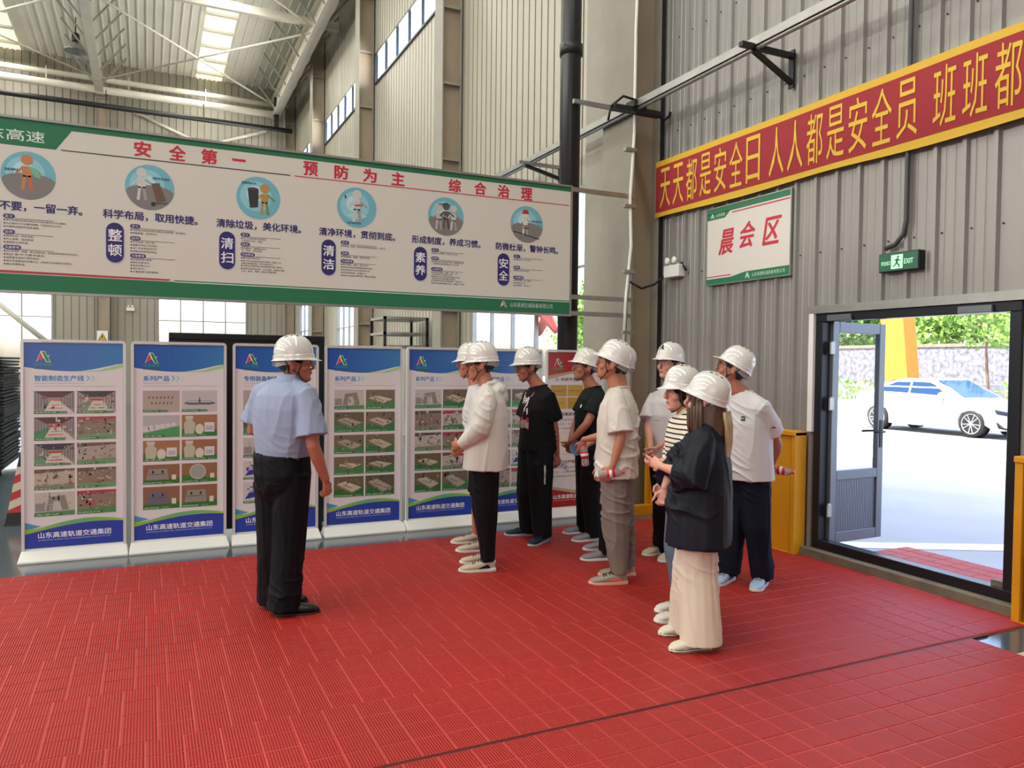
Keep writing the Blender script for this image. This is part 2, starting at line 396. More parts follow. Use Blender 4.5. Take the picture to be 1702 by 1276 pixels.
def xtube(y, z, x0, x1, r, lab, nm, m, cat, ring=0):
    e = empty(nm, (x0, y, z), label=lab, cat=cat)
    B().tube([(0, 0, 0), (x1 - x0, 0, 0)], r, 10).build('run', m, e, smooth=True)
    for i in range(ring):
        x = 1.5 + i * (x1 - x0 - 1.5) / ring; B().bar((x, 0, 0), (x, -.02, .55), .03, .03).build('hanger', m, e)
    return e
xtube(30.6, 11.33, -12, 4.9, .10, 'pale upper pipe running along the top of the far wall', 'long_pipe', M_beam, 'pipe')
xtube(30.2, 10.85, -12, 4.4, .13, 'white box gutter pipe with hangers below the roof edge', 'long_duct', M_beam, 'pipe', 6)
xtube(29.8, 10.2, -12, 4.9, .09, 'dark pipe running along the far wall', 'dark_pipe', M_dark, 'pipe', 5)
o = B().bar((4.35, 29.9, 10.2), (4.35, 29.9, 11.6), .16, .16, (0, 1, 0)).build('pipe_bracket', M_dark); tag(o, 'short dark upright bracket near the far corner', 'bracket')
# pendant lamp
e = empty('high_bay_lamp', (-1.98, 27.4, 11.05), label='dark high-bay lamp with a flared shade beside the left roof beam', cat='lamp')
B().lathe([(.1, .75), (.14, .7), (.16, .42), (.12, .36)], n=16).build('lamp_housing', M_dark, e, True)
B().lathe([(.12, .36), (.2, .28), (.42, .04), (.43, 0), (.41, .02), (.18, .3)], n=20).build('lamp_shade', M_steel, e, True)
B().tube([(0, 0, .75), (0, 0, 1.38)], .02, 6).build('stem', M_dark, e); e.scale = (.75, .75, .75)

# ------------------------------------------------------------------ pipes and rails on the right
e = empty('drain_pipe', (4.15, 7.35, 0), label='thick black vertical drain pipe behind the right end of the hanging board', cat='pipe')
B().tube([(0, 0, 0), (0, 0, 10.6)], .11, 16).build('pipe', mat('pvc_black', (.10, .10, .105), .35), e, smooth=True)
for z in (4.95, 8.2): B().tube([(0, 0, z), (0, 0, z + .12)], .125, 16).build('coupling', M_dark, e, smooth=True)
for i, z in enumerate((4.42, 3.43, 2.15, 2.32)):
    y = 7.2 if i == 0 else 6.99
    o = B().bar((3.9 if i else 4.1, y, z), (4.74, y, z), .035, .045).build('support_arm', M_steel)
    tag(o, ['steel arm clamping the black pipe above the board', 'upper steel arm holding the hanging board', 'lowest steel arm under the hanging board', 'steel arm just above the lowest one of the board'][i], 'bracket', 'steel arms from the column')
e = empty('cable_conduit', (4.62, 6.96, 0), label='thin white vertical conduit on the face of the corner column', cat='conduit')
B().tube([(0, 0, 1.75), (.02, 0, 2.3), (.08, 0, 2.9), (.06, 0, 3.4), (.1, 0, 4.1), (.1, 0, 5.2), (.14, 0, 6.5)], .017, 8).build('tube', M_white, e, smooth=True)
B().tube([(.03, .02, 1.75), (.05, .02, 2.3), (.11, .02, 2.9), (.09, .02, 3.4), (.13, .02, 4.1)], .012, 8).build('tube', M_steel, e, smooth=True)
for z in (1.95, 2.6, 3.3, 3.9): B().box(-.02, -.03, z, .12, .03, z + .035).build('clip', M_steel, e)
e = empty('wall_rail', (4.7, 2.5, 4.38), label='long galvanised rail running past the column, high on the banner wall', cat='rail')
b = B(); b.box(-.04, -3, -.035, -.032, 9.5, .035); b.box(.032, -3, -.035, .04, 9.5, .035); b.box(-.032, -3, .027, .032, 9.5, .035); b.build('channel', M_steel, e)
b = B(); b.tube([(0, -3, -.045), (0, 9.5, -.045)], .022, 8); b.build('track', M_steel, e, smooth=True)
def bracket(y, lab):
    e = empty('rail_bracket', (XW, y, 4.3), label=lab, cat='bracket', group='triangular rail brackets')
    B().box(-.62, -.025, .02, -.02, .025, .06).build('arm', M_dark, e); B().bar((-.48, 0, .01), (-.03, 0, -.2), .04, .035, (0, 1, 0)).build('strut', M_dark, e)
    B().box(-.05, -.03, -.24, -.031, .03, .09).build('plate', M_dark, e)
bracket(5.12, 'dark triangular bracket carrying the rail above the red banner')
e = empty('rail_bracket', (4.95, 9.26, 4.22), label='triangular rail bracket above the right half of the hanging board', cat='bracket', group='triangular rail brackets')
B().box(-.5, -.03, .05, .17, .03, .09).build('arm', M_steel, e); B().bar((-.4, 0, .04), (.12, 0, -.08), .045, .035, (0, 1, 0)).build('strut', M_dark, e); B().box(.12, -.04, -.12, .17, .04, .1).build('plate', M_dark, e)
e = empty('rail_clamp', (4.7, 6.9, 4.32), label='dark clamp with a loop of black cable where rail meets column', cat='clamp')
B().box(-.3, -.05, -.03, .3, .05, .02).build('clamp_bar', M_dark, e); B().box(-.08, -.08, .02, .08, .08, .09).build('clamp_block', M_dark, e)
B().tube([(-.35, 0, -.15), (-.32, 0, 0), (-.18, -.02, .12), (0, -.02, .1), (.1, -.02, .03)], .014, 6).build('cable_loop', M_black, e, smooth=True)
B().tube([(.28, 0, -.01), (.36, 0, -.05), (.42, 0, .0), (.44, 0, .05)], .016, 6).build('cable_loop', M_black, e, smooth=True)
e = empty('exit_conduit', (5.107, 3.95, 0), label='grey conduit dropping from above to the exit sign, bent at its foot', cat='conduit')
B().tube([(0, 0, 7), (0, 0, 2.72), (0, .02, 2.62), (0, .09, 2.55), (0, .17, 2.53)], .018, 10).build('tube', mat('conduit_grey', (.25, .25, .26), .5), e, smooth=True)
o = B().tube([(4.4, 3.45, 6.2), (4.42, 3.42, 4.72), (4.44, 3.36, 4.60), (4.46, 3.28, 4.60), (4.46, 3.22, 4.72), (4.45, 3.2, 6.2)], .03, 8).build('hanging_hose', M_black, smooth=True); tag(o, 'black rubber hose loop hanging at the top right', 'hose')

# ------------------------------------------------------------------ hanging safety board
XB0, XB1, ZB0, ZB1 = -1.62, 3.947, 2.135, 3.44; YB = 6.95
e = empty('safety_board', (0, YB, ZB0), label='long white safety notice board with green borders hanging above the stands', cat='notice board')
B().box(XB0, .012, .0, XB1, .05, ZB1 - ZB0).build('backing', mat('board_back', (.75, .74, .72), .5), e)
for a in ((XB0 - .02, 0, -.02, XB1 + .02, .055, .0), (XB0 - .02, 0, ZB1 - ZB0, XB1 + .02, .055, ZB1 - ZB0 + .02), (XB0 - .02, 0, 0, XB0, .055, ZB1 - ZB0), (XB1, 0, 0, XB1 + .02, .055, ZB1 - ZB0)):
    B().box(*a).build('edge_frame', M_steel, e)
A = Art(); GR = '1F6F4A'; NAVY = '2B2567'; RED = 'C22338'; PAP = 'D3D0C7'
A.rect(XB0, ZB0, XB1, ZB1, PAP, 0)
A.rect(XB0, ZB1 - .045, XB1, ZB1, GR, 1)
A.poly([(XB0, 3.238), (-.64, 3.238), (-.53, 3.40), (XB0, 3.40)], GR, 2)
emblem(A, -1.36, 3.27, .1, 3, ('D8362F', '3FA05C', 'F0F0F0'))
A.text('山东高速', -1.22, 3.275, -.715, .085, 'D8E4DC', 3, .008)
A.poly([(-.60, 3.235), (1.135, 3.238), (1.125, 3.247), (-.612, 3.243)], '2E3B36', 2)
A.poly([(1.175, 3.238), (3.93, 3.25), (3.93, 3.258), (1.165, 3.246)], RED, 2)
for ch, x in zip('安全第一预防为主综合治理', (-.033, .225, .47, .705, 1.305, 1.58, 1.84, 2.105, 2.67, 2.935, 3.185, 3.44)):
    if ch == '一': A.rect(x - .055, 3.312, x + .055, 3.332, RED, 3)
    else: A.text(ch, x - .06, 3.262, x + .06, .118, RED, 3, .038)
A.rect(XB0, ZB0 + .03, XB1, 2.262, GR, 1); A.rect(XB0, ZB0, XB1, ZB0 + .03, GR, 1)
A.poly([(XB0, 2.268), (.16, 2.268), (.175, 2.282), (XB0, 2.29)], 'B23A4A', 2)
A.rect(.2, 2.266, XB1, 2.276, GR, 2); A.rect(.2, 2.259, XB1, 2.266, 'DCE8E0', 2)
emblem(A, 3.20, 2.178, .065, 3, ('C9D6CE', '7FB397', 'D04040'))
A.text('山东高速交通装备有限公司', 3.27, 2.185, 3.75, .046, 'C6D8CC', 3, .0)
CX = (-.823, .02, .866, 1.722, 2.583, 3.447)
slog = ('要与不要，一留一弃。', '科学布局，取用快捷。', '清除垃圾，美化环境。', '清净环境，贯彻到底。', '形成制度，养成习惯。', '防微杜渐，警钟长鸣。')
names6 = ('SEIRI', 'SEITION', 'SEISO', 'SETKETSU', 'SHITSUKE', 'SAFETY')
pills = ('整理', '整顿', '清扫', '清洁', '素养', '安全')
body = (
 (('将工作场所任何东西区分为有必要的与不必要的；', '有必要的与不必要的明确、严格的区分开来；', '不要的东西的尽快处理掉。'), ('腾出空间，空间活用；', '防止误用、误送管理；', '清爽的工作环境。'), ('对工作场所（范围）进行全面检查，包括看得到和看不到的地方；', '制定“要”与“不要”的基准；', '按照基准清除不要的物品；', '制订非必需品的处理方法，并按此方法清理非必需品；', '每日自我检查。')),
 (('对整理之后的现场的必要品分类放置，排列整齐。', '明确数量，有效标识。'), ('工作场所一目了然；', '整整齐齐的工作环境；', '减少寻找物品的时间；', '清除过多的积压物品。'), ('前提是进行整理；', '确定放置场所；', '规定放置方法；', '进行标识；', '大量使用“目视管理”。')),
 (('将工作场所清扫干净保持工作场所干净、亮丽。',), ('清除脏污，保持职场内干净、明亮，稳定品质。',), ('建立清扫责任区；', '每个员工在岗位及责任范围内（包括一切物品与机器设备）进行彻底清扫；', '对清扫过程中发生的问题及时进行整修；', '查明污垢的发生源、予以杜绝，每做好对策、方法，重点，周期，使用工具等项目。')),
 (('将整理、整顿、清扫实施的做法制度化、规范化。',), ('维持整理、整顿、清扫的成果。',), ('推行整理、整顿、清扫工作；', '制定目视管理及看板管理的标准；', '制定实施办法及考核考评标准；', '制定奖惩制度，加强执行；', '通过小组或会议等传播、带动全员重视')),
 (('提升人的品质、培养工作认真。',), ('使每位员工养成良好习惯，做事遵守规则，培养积极主动的精神与工作习惯。',), ('继续推行整理、整顿、清扫、清洁成为素养工作规范习惯；', '组织员工学习有关规则规定与守则，帮助其达到守则所要求的标准；', '开展各种活动与各种激励，改善员工；', '推行各种精神提升活动，如晨会文化等。')),
 (('关爱生命、以人为本。',), ('保障工作生产安全。',), ('发现问题、深入改善；', '做到安全工作；', '清除隐患、安全生产。')))
for i, cx in enumerate(CX):
    A.disc(cx, 3.018, .182, '6FB2C2', 2, 40); A.disc(cx - .02, 3.03, .13, '8CC7D4', 3, 32); A.disc(cx - .03, 3.05, .07, 'B4DCE4', 4, 24)
    if i in (0, 1, 4, 5):
        P = []
        for q in range(17):
            a = PI + math.radians(8) + (PI - math.radians(16)) * q / 16; P.append((cx + .181 * math.cos(a), 3.018 + .181 * math.sin(a)))
        for q in range(9): t = PI * q / 8; P.append((cx + .17 * math.cos(t), 2.985 + .05 * math.sin(t)))
        A.poly(P, '7E7A78', 5)
    def fig(x, y, k, c, sh='9C9C98', lean=0):   # a plain generic figure, head, body, arms and legs
        A.disc(x + lean, y + .085 * k, .032 * k, c, 7, 16)
        A.poly([(x - .028 * k, y + .045 * k), (x + .028 * k + lean, y + .045 * k), (x + .022 * k, y - .02 * k), (x - .022 * k, y - .02 * k)], c, 6)
        A.line(x - .012 * k, y - .01 * k, x - .022 * k, y - .1 * k, .018 * k, c, 6); A.line(x + .012 * k, y - .01 * k, x + .024 * k, y - .1 * k, .018 * k, sh, 6)
        A.line(x - .02 * k, y + .04 * k, x - .055 * k, y + .0 * k, .012 * k, c, 7); A.line(x + .02 * k, y + .04 * k, x + .07 * k, y + .005 * k, .012 * k, sh, 7)
    if i == 0: fig(cx - .01, 3.03, 1.25, 'C08050', 'C4683A'); A.poly([(cx + .0, 3.09), (cx + .06, 3.07), (cx + .085, 3.0), (cx + .04, 3.01)], '6DB58E', 8)
    if i == 1:
        fig(cx - .06, 3.03, 1.2, 'C9C8C4'); A.poly([(cx + .01, 3.05), (cx + .07, 3.06), (cx + .12, 2.92), (cx + .05, 2.9)], '6A5344', 8); A.disc(cx + .025, 2.885, .018, '2A2A2A', 9, 14); A.line(cx + .03, 2.89, cx + .13, 2.9, .008, '444444', 8)
    if i == 2:
        fig(cx + .05, 3.0, 1.2, 'B58A4E', '6E8A4A'); A.poly([(cx - .09, 3.09), (cx + .0, 3.09), (cx - .005, 2.94), (cx - .07, 2.93)], '2E2C33', 8); A.disc(cx - .045, 3.09, .045, '3A3840', 9, 18, .014)
    if i == 3: fig(cx, 3.02, 1.35, 'C4C8C8'); A.line(cx - .02, 3.035, cx + .05, 3.045, .016, 'B04A4A', 8); A.line(cx - .1, 3.09, cx - .11, 3.12, .012, '222222', 8); A.line(cx - .05, 3.06, cx - .1, 3.09, .008, 'DDDDDD', 8); A.disc(cx, 2.945, .09, 'A8D2D6', 5, 20, .02)
    if i == 4: fig(cx - .075, 3.0, 1.1, 'B9B6B2'); fig(cx + .075, 3.0, 1.1, 'C4C1BD'); fig(cx, 3.015, 1.15, '5A5652', '4A4642')
    if i == 5: fig(cx - .02, 3.02, 1.1, 'D8D4CE'); A.poly([(cx - .055, 3.12), (cx - .05, 3.15), (cx - .02, 3.165), (cx + .01, 3.155), (cx + .022, 3.12)], 'C22A2A', 9); A.line(cx - .15, 2.94, cx + .14, 2.88, .008, '222222', 8); A.line(cx - .04, 2.98, cx + .02, 2.98, .015, '554A44', 8)
    tx = {0: (cx - .155, 3.045), 1: (cx + .02, 3.085), 2: (cx - .14, 3.13), 3: (cx - .085, 2.868), 4: (cx - .075, 3.12), 5: (cx + .05, 3.045)}[i]
    A.text(names6[i], tx[0], tx[1], tx[0] + (.085 if i == 0 else .12), .018, '1E3A55', 9, .03)
    A.text(slog[i], cx - .338, 2.742, cx + .36, .072, NAVY, 3, .032)
    if 1: A.pill(cx - .252, 2.547, .138, .33, 'B9B4CC', 2); A.pill(cx - .2535, 2.551, .126, .318, NAVY, 3)
    for q, ch in enumerate(pills[i]): A.text(ch, cx - .302, 2.565 - q * .12, cx - .205, .093, 'EDEBF2', 5, .018)
    x0 = cx - .145 if i else cx - .165
    zz = 2.694; nb = [len(t) for t in body[i]]
    tot = sum(nb); gap = min(.026, (.40 - 3 * .03) / max(tot, 1)); gap = .0195 if tot > 8 else gap * .8
    starts = (2.694, 2.597 + (.015 if i == 2 else .0), 2.457 + (.07 if i == 2 or i == 3 else .0)) if i in (1, 2, 3) else ((2.698, 2.579, 2.463) if i == 0 else ((2.69, 2.612, 2.51) if i == 4 else (2.69, 2.58, 2.48)))
    for j, (tg, lines) in enumerate(zip(('定义', '目的', '实施要领'), body[i])):
        z0 = starts[j]; wdt = .075 if j < 2 else .115
        A.pill(x0 + wdt / 2, z0, wdt, .034, NAVY, 3); A.text(tg, x0 + .012, z0 - .011, x0 + wdt - .012, .022, 'E0DDE8', 5, .01)
        A.rect(x0 + wdt, z0 - .016, x0 + .33, z0 - .013, '3A3640', 3)
        z = z0 - .038; n = len(lines); st = .0245 if i != 4 or j < 2 else .0235
        for ln in lines:
            A.disc(x0 + .008, z + .008, .006, '35323A', 3, 8)
            if len(ln) > 20 and i in (2, 4):
                h_ = len(ln) * 55 // 100
                A.text(ln[:h_], x0 + .018, z, x0 + min(.018 + h_ * .0175, .40), .0165, '35323A', 3, .0); z -= st * .85
                A.text(ln[h_:], x0 + .006, z, x0 + .006 + (len(ln) - h_) * .0175, .0165, '35323A', 3, .0); z -= st * .85
            else:
                A.text(ln, x0 + .018, z, x0 + .018 + min(len(ln) * .0182, .48), .017, '35323A', 3, .0); z -= st
A.build('printed_face', e, lambda x, y, l: (x, .0115 - l, y - ZB0), M_printm)

# ------------------------------------------------------------------ display stands
def pic(A, x0, y0, x1, y1, kind, seed):
    R = random.Random(seed); W_ = x1 - x0; H_ = y1 - y0
    P = lambda q: [(x0 + a * W_, y0 + b * H_) for a, b in q]
    if kind == 'hall':
        A.rect(x0, y0, x1, y1, R.choice(['A79C94', '9C9690', '8E8A86']), 3)
        A.poly(P([(0, 1), (1, 1), (.7, .72), (.3, .72)]), R.choice(['3A3840', '5C3038', '45403E', '8A3A48']), 4)
        A.poly(P([(0, 0), (1, 0), (.62, .62), (.38, .62)]), R.choice(['C8C4B8', 'BFC8B8', 'CFC6C4']), 4)
        A.poly(P([(0, 0), (.22, 0), (.42, .6), (0, .35)]), R.choice(['4E8A5E', '6A9A72', '8A8A80']), 5)
        for k_ in range(5): a = .04 + .07 * k_; A.line(x0 + a * W_, y0 + (.2 + .5 * a) * H_, x0 + a * W_, y0 + (1 - .5 * a) * H_, .0035, '4A4448', 6); A.line(x1 - a * W_, y0 + (.2 + .5 * a) * H_, x1 - a * W_, y0 + (1 - .5 * a) * H_, .0035, '5A4448', 6)
        c = R.choice(['B8404A', 'B04A3A', '9C3846', 'B8784A'])
        for k_ in range(3): a = .1 + k_ * .14; A.line(x0 + (.2 + a * .6) * W_, y0 + a * H_, x0 + (.85 - a * .6) * W_, y0 + a * H_, .006, c, 7)
        A.poly(P([(.36, .56), (.64, .56), (.66, .66), (.34, .66)]), c, 6)
    elif kind == 'mach':
        A.rect(x0, y0, x1, y1, R.choice(['B4ACA0', 'A89E98', 'B8B4AC', '8A7A6C']), 3)
        A.poly(P([(0, 0), (1, 0), (1, .28), (0, .2)]), R.choice(['4F8A58', '6E9A70', '8A8478']), 4)
        A.poly(P([(0, .8), (1, .9), (1, 1), (0, 1)]), R.choice(['5A5050', 'A84454', '6A5C54']), 4)
    elif kind == 'jar':
        A.rect(x0, y0, x1, y1, R.choice(['9A6A50', '8C6448', 'A07456']), 3); A.poly(P([(0, 0), (1, 0), (1, .28), (0, .36)]), '3E7A44', 4)
        A.poly(P([(.08, .12), (.34, .12), (.38, .6), (.3, .74), (.3, .94), (.12, .94), (.12, .74), (.06, .6)]), 'B8B8A4', 5); A.rect(x0 + .1 * W_, y0 + .82 * H_, x0 + .32 * W_, y0 + .95 * H_, 'C6C4B4', 6)
        A.disc(x0 + .5 * W_, y0 + .33 * H_, .035, 'CFCDBE', 6, 16, .045); A.rect(x0 + .64 * W_, y0 + .2 * H_, x0 + .92 * W_, y0 + .64 * H_, 'D4D2D0', 6); A.rect(x0 + .68 * W_, y0 + .28 * H_, x0 + .88 * W_, y0 + .48 * H_, 'B4B2BE', 7)
    elif kind == 'disk':
        A.rect(x0, y0, x1, y1, '8A6A50', 3); A.poly(P([(0, 0), (1, 0), (1, .2), (0, .4)]), '3E7A3E', 4); A.disc(x0 + .45 * W_, y0 + .55 * H_, .065, 'D0CEB8', 5, 26); A.disc(x0 + .45 * W_, y0 + .55 * H_, .06, '9AA098', 6, 26); A.rect(x0 + .8 * W_, y0 + .2 * H_, x0 + .92 * W_, y0 + .44 * H_, 'D8D0B8', 6)
    elif kind == 'plate':
        A.rect(x0, y0, x1, y1, '8A6650', 3); A.poly(P([(0, 0), (1, 0), (1, .3), (0, .22)]), '3F6F3A', 4)
        A.poly(P([(.08, .22), (.7, .22), (.66, .78), (.16, .78)]), R.choice(['CFC2A6', '8E8A84', '6E6A78']), 5); A.line(x0 + .15 * W_, y0 + .5 * H_, x0 + .6 * W_, y0 + .5 * H_, .004, '4A423A', 6)
        for a in (.27, .53): A.disc(x0 + a * W_, y0 + .62 * H_, .008, '2A2420', 6, 10, .013)
        A.rect(x0 + .78 * W_, y0 + .2 * H_, x0 + .9 * W_, y0 + .45 * H_, 'D6D2C4', 6)
    elif kind == 'rail':
        A.rect(x0, y0, x1, y1, 'BEBABA', 3); A.poly(P([(.05, .38), (.2, .52), (.8, .52), (.97, .38), (.8, .32), (.2, .32)]), '6A6A6E', 4); A.poly(P([(.14, .44), (.86, .44), (.8, .5), (.2, .5)]), 'C8C8C8', 5); A.poly(P([(.47, .45), (.53, .45), (.5, .72)]), '35353A', 6)
    elif kind == 'bags':
        A.rect(x0, y0, x1, y1, 'B6AEB0', 3); A.poly(P([(0, 0), (1, 0), (1, .5), (0, .2)]), '4F9A5C', 4)
        for k_ in range(6): a = k_ / 6; A.disc(x0 + (.08 + a * .9) * W_, y0 + (.38 + a * .24) * H_, .028 * (1 - .4 * a), 'CFC9CC', 5, 14, .026 * (1 - .4 * a))
    elif kind == 'plaque':
        A.rect(x0, y0, x1, y1, 'B0A29A', 3)
        for r_ in range(2):
            for k_ in range(7 - r_): A.rect(x0 + (.14 + r_ * .08 + k_ * .105) * W_, y0 + (.62 - r_ * .26) * H_, x0 + (.19 + r_ * .08 + k_ * .105) * W_, y0 + (.73 - r_ * .26) * H_, '7E6E6A', 5)
    elif kind == 'slab':
        A.rect(x0, y0, x1, y1, R.choice(['6A6250', '5F5A4C', '766A5C']), 3); A.poly(P([(0, 0), (1, 0), (1, .5), (0, .35)]), R.choice(['3F7A48', '356E3C', '4A8452']), 4)
        a = R.uniform(-.1, .1); g_ = R.choice(['BDB49E', 'A8A090', 'C4BCA8'])
        A.poly(P([(.1, .62 + a), (.4, .74 + a), (.93, .46 - a), (.62, .26 - a)]), g_, 5); A.poly(P([(.1, .62 + a), (.62, .26 - a), (.62, .17 - a), (.1, .52 + a)]), '857E70', 6); A.poly(P([(.62, .26 - a), (.93, .46 - a), (.93, .38 - a), (.62, .17 - a)]), '6A6458', 6)
        A.line(x0 + .3 * W_, y0 + .6 * H_, x0 + .6 * W_, y0 + .42 * H_, .006, '5A5448', 7)
    elif kind == 'gate':
        A.rect(x0, y0, x1, y1, 'BDB9B4', 3); A.poly(P([(0, 0), (1, 0), (1, .2), (0, .16)]), '5A8A62', 4); A.poly(P([(.28, .2), (.36, .8), (.75, .86), (.85, .25), (.68, .22), (.62, .66), (.46, .62), (.44, .2)]), '8A827C', 5); A.rect(x0 + .02 * W_, y0 + .2 * H_, x0 + .26 * W_, y0 + .55 * H_, '8E8C8C', 5)
    elif kind == 'blue':
        A.rect(x0, y0, x1, y1, 'C4C0C0', 3); A.poly(P([(.05, .2), (.2, .55), (.95, .75), (1, .4)]), '2E3F8E', 5); A.line(x0 + .2 * W_, y0 + .75 * H_, x0 + .9 * W_, y0 + .8 * H_, .008, '26357A', 6); A.line(x0 + .1 * W_, y0 + .5 * H_, x0 + .9 * W_, y0 + .6 * H_, .005, 'C8CCE0', 7)
    pal = {'hall': ['C8BEB4', '8A7A76', '9A5A60', '7A9A80', '5A5456'], 'mach': ['CEC8BE', '7A706A', '9C6460', '8A9A84', '5E5856', 'B4ACA0', '8E8680'], 'slab': ['7A725E', '4A4438', '93897A'], 'gate': ['8A8684', 'A8A4A0'], 'blue': ['3A4A9A']}.get(kind)
    if pal:
        for _ in range(46 if kind == 'mach' else 16):
            a, b_ = R.uniform(.02, .9), R.uniform(.16, .9); c, d = R.uniform(.02, .09), R.uniform(.02, .09 if R.random() < .7 else .25)
            A.rect(x0 + a * W_, y0 + b_ * H_, x0 + min(a + c, .99) * W_, y0 + min(b_ + d, .99) * H_, R.choice(pal), 8)
    cw = R.uniform(.45, .75)
    A.rect(x0, y0, x0 + cw * W_, y0 + .11 * H_, '2E7A46', 9); A.rect(x0 + cw * W_, y0, x0 + min(1, cw + .2) * W_, y0 + .1 * H_, '5A8E66', 9)
    A.text(R.choice(['智能制造生产线', '轨枕生产线', '轨道板生产线', '预制构件', '支承块', '减水剂样品']), x0 + .03 * W_, y0 + .03 * H_, x0 + (cw - .08) * W_, .06 * H_, 'DDE8DD', 10)
def stand(x, wd, lab, title, en, kinds, red=False, blk=False):
    H_ = 1.77; e = empty('display_stand', (x, 7.14, 0), label=lab, cat='display stand', group='poster stands in a row')
    fx0, fx1 = .016, wd - .016
    b = B()      # sloping foot
    b.loft([[(0, -.11, 0), (wd, -.11, 0), (wd, .09, 0), (0, .09, 0)], [(0, -.11, .018), (wd, -.11, .018), (wd, .09, .018), (0, .09, .018)], [(fx0, -.02, .085), (fx1, -.02, .085), (fx1, .04, .085), (fx0, .04, .085)]])
    b.build('foot', M_white, e, bevel=.003)
    fr = mat('stand_frame', (.84, .84, .84), .3, .2)
    # rounded outer frame
    out = []; r = .03
    for cx_, cz_, q in ((fx1 - r, H_ - r, 0), (fx0 + r, H_ - r, 1)):
        for i in range(5): a = PI / 2 * (q + i / 4); out.append((cx_ + r * math.cos(a), cz_ + r * math.sin(a)))
    out = [(fx1, .086)] + out + [(fx0, .086)]
    t = .021; inn = [(fx1 - t, .086), (fx1 - t, H_ - t), (fx1 - t, H_ - t), (fx1 - t, H_ - t), (fx1 - t, H_ - t), (fx1 - t, H_ - t), (fx0 + t, H_ - t), (fx0 + t, H_ - t), (fx0 + t, H_ - t), (fx0 + t, H_ - t), (fx0 + t, H_ - t), (fx0 + t, .086)]
    b = B(); n = len(out)
    for y in (-.016, .016): b.v += [(p[0], y, p[1]) for p in out] + [(p[0], y, p[1]) for p in inn]
    for i in range(n - 1):
        o0, o1, i0, i1 = i, i + 1, n + i, n + i + 1
        for k0, rev in ((0, 0), (2 * n, 1)): f = (o0 + k0, o1 + k0, i1 + k0, i0 + k0); b.f.append(f if not rev else tuple(reversed(f)))
        b.f.append((o0, o0 + 2 * n, o1 + 2 * n, o1)); b.f.append((i0, i1, i1 + 2 * n, i0 + 2 * n))
    b.build('frame', fr, e, fix=True)
    px0, px1, pz0, pz1 = fx0 + t + .002, fx1 - t - .002, .1, H_ - t - .006
    B().box(px0, .0, .088, px1, .006, pz1 + .004).build('panel', M_white, e)
    A = Art(); W_ = px1 - px0; HH = pz1 - pz0
    X = lambda f: px0 + f * W_
    Z = lambda f: pz1 - f * HH
    base = 'DCD6DA'; hd, hd2 = ('A8232A', 'C23034') if red else ('2A57A8', '3A7ABF')
    A.rect(px0, pz0, px1, pz1, base, 0)
    if not red:
        pts = [(X(0), Z(.118))] + [(X(i / 14), Z(.118 + .02 * math.sin(PI * min(1, i / 14 * 1.05)) - (.02 * max(0, i / 14 - .55) / .45))) for i in range(1, 14)] + [(X(1), Z(.098))]
        for i in range(14):     # printed blue header, mid tone drifting along the sheet as on the original print
            c = tuple(a * (1 - i / 14) + b2 * (i / 14) for a, b2 in zip((.165, .34, .68), (.24, .50, .74)))
            A.poly([pts[i], pts[i + 1], (pts[i + 1][0], pz1), (pts[i][0], pz1)], c, 1)
        A.poly([(X(.5), Z(.139)), (X(.75), Z(.131)), (X(1), Z(.098)), (X(1), Z(.118)), (X(.8), Z(.138))], 'A9CF9A', 2)
    else:
        A.poly([(X(0), Z(.15)), (X(.55), Z(.112)), (X(1), Z(.135)), (X(1), pz1), (X(0), pz1)], hd, 1); A.poly([(X(0), Z(.175)), (X(.55), Z(.125)), (X(.55), Z(.112)), (X(0), Z(.15))], 'B89A7E', 1)
        for q in range(4): A.poly([(X(.55 + .1 * q), Z(.02)), (X(.62 + .1 * q), Z(.0)), (X(.7 + .08 * q), Z(.11))], hd2, 2)
    emblem(A, X(.19), Z(.092), .082, 3)
    A.text('山东高速', X(.1), Z(.112), X(.275), .024, '3FA060', 4, .02); A.text('SDHS', X(.1), Z(.128), X(.275), .019, '3B6A4A', 4, .03)
    if red:
        A.text('科研平台', X(.24), Z(.185), X(.52), .036, '2A2422', 3, .02); [A.line(X(.14 + q * .035), Z(.163), X(.165 + q * .035), Z(.174), .006, '3A3030', 3) or A.line(X(.165 + q * .035), Z(.174), X(.14 + q * .035), Z(.185), .006, '3A3030', 3) for q in range(2)]
        for r_ in range(2):
            for c_ in range(3): A.rect(X(.06 + c_ * .3), Z(.21 + .08 * r_ + .074), X(.345 + c_ * .3), Z(.21 + .08 * r_), ['B8923C', 'C29E48'][(r_ + c_) % 2], 3); A.rect(X(.09 + c_ * .3), Z(.25 + .08 * r_), X(.3 + c_ * .3), Z(.246 + .08 * r_), '8A6A28', 4)
        A.text('成果获奖', X(.24), Z(.41), X(.52), .036, '2A2422', 3, .02)
        for q, s_ in enumerate(('先后获得省部级科技进步奖', '二十余项，专利一百余项，', '被评为高新技术企业')): A.text(s_, X(.1), Z(.44 + q * .028), X(.72), .017, '6A5A54', 3)
        A.rect(X(.22), Z(.66), X(.78), Z(.52), 'D8C8B4', 3); A.rect(X(.24), Z(.655), X(.76), Z(.525), 'E0D8CC', 4); A.disc(X(.5), Z(.55), .02, 'B04030', 5); [A.rect(X(.32), Z(.58 + .016 * q + .003), X(.68), Z(.58 + .016 * q), '9A8A80', 5) for q in range(4)]
        A.text('知识产权', X(.24), Z(.72), X(.52), .036, '2A2422', 3, .02)
        for q, s_ in enumerate(('拥有发明专利及实用新型专利', '多项，主编参编国家标准，', '形成完整自主知识产权体系。')): A.text(s_, X(.1), Z(.75 + q * .028), X(.8), .017, '6A5A54', 3)
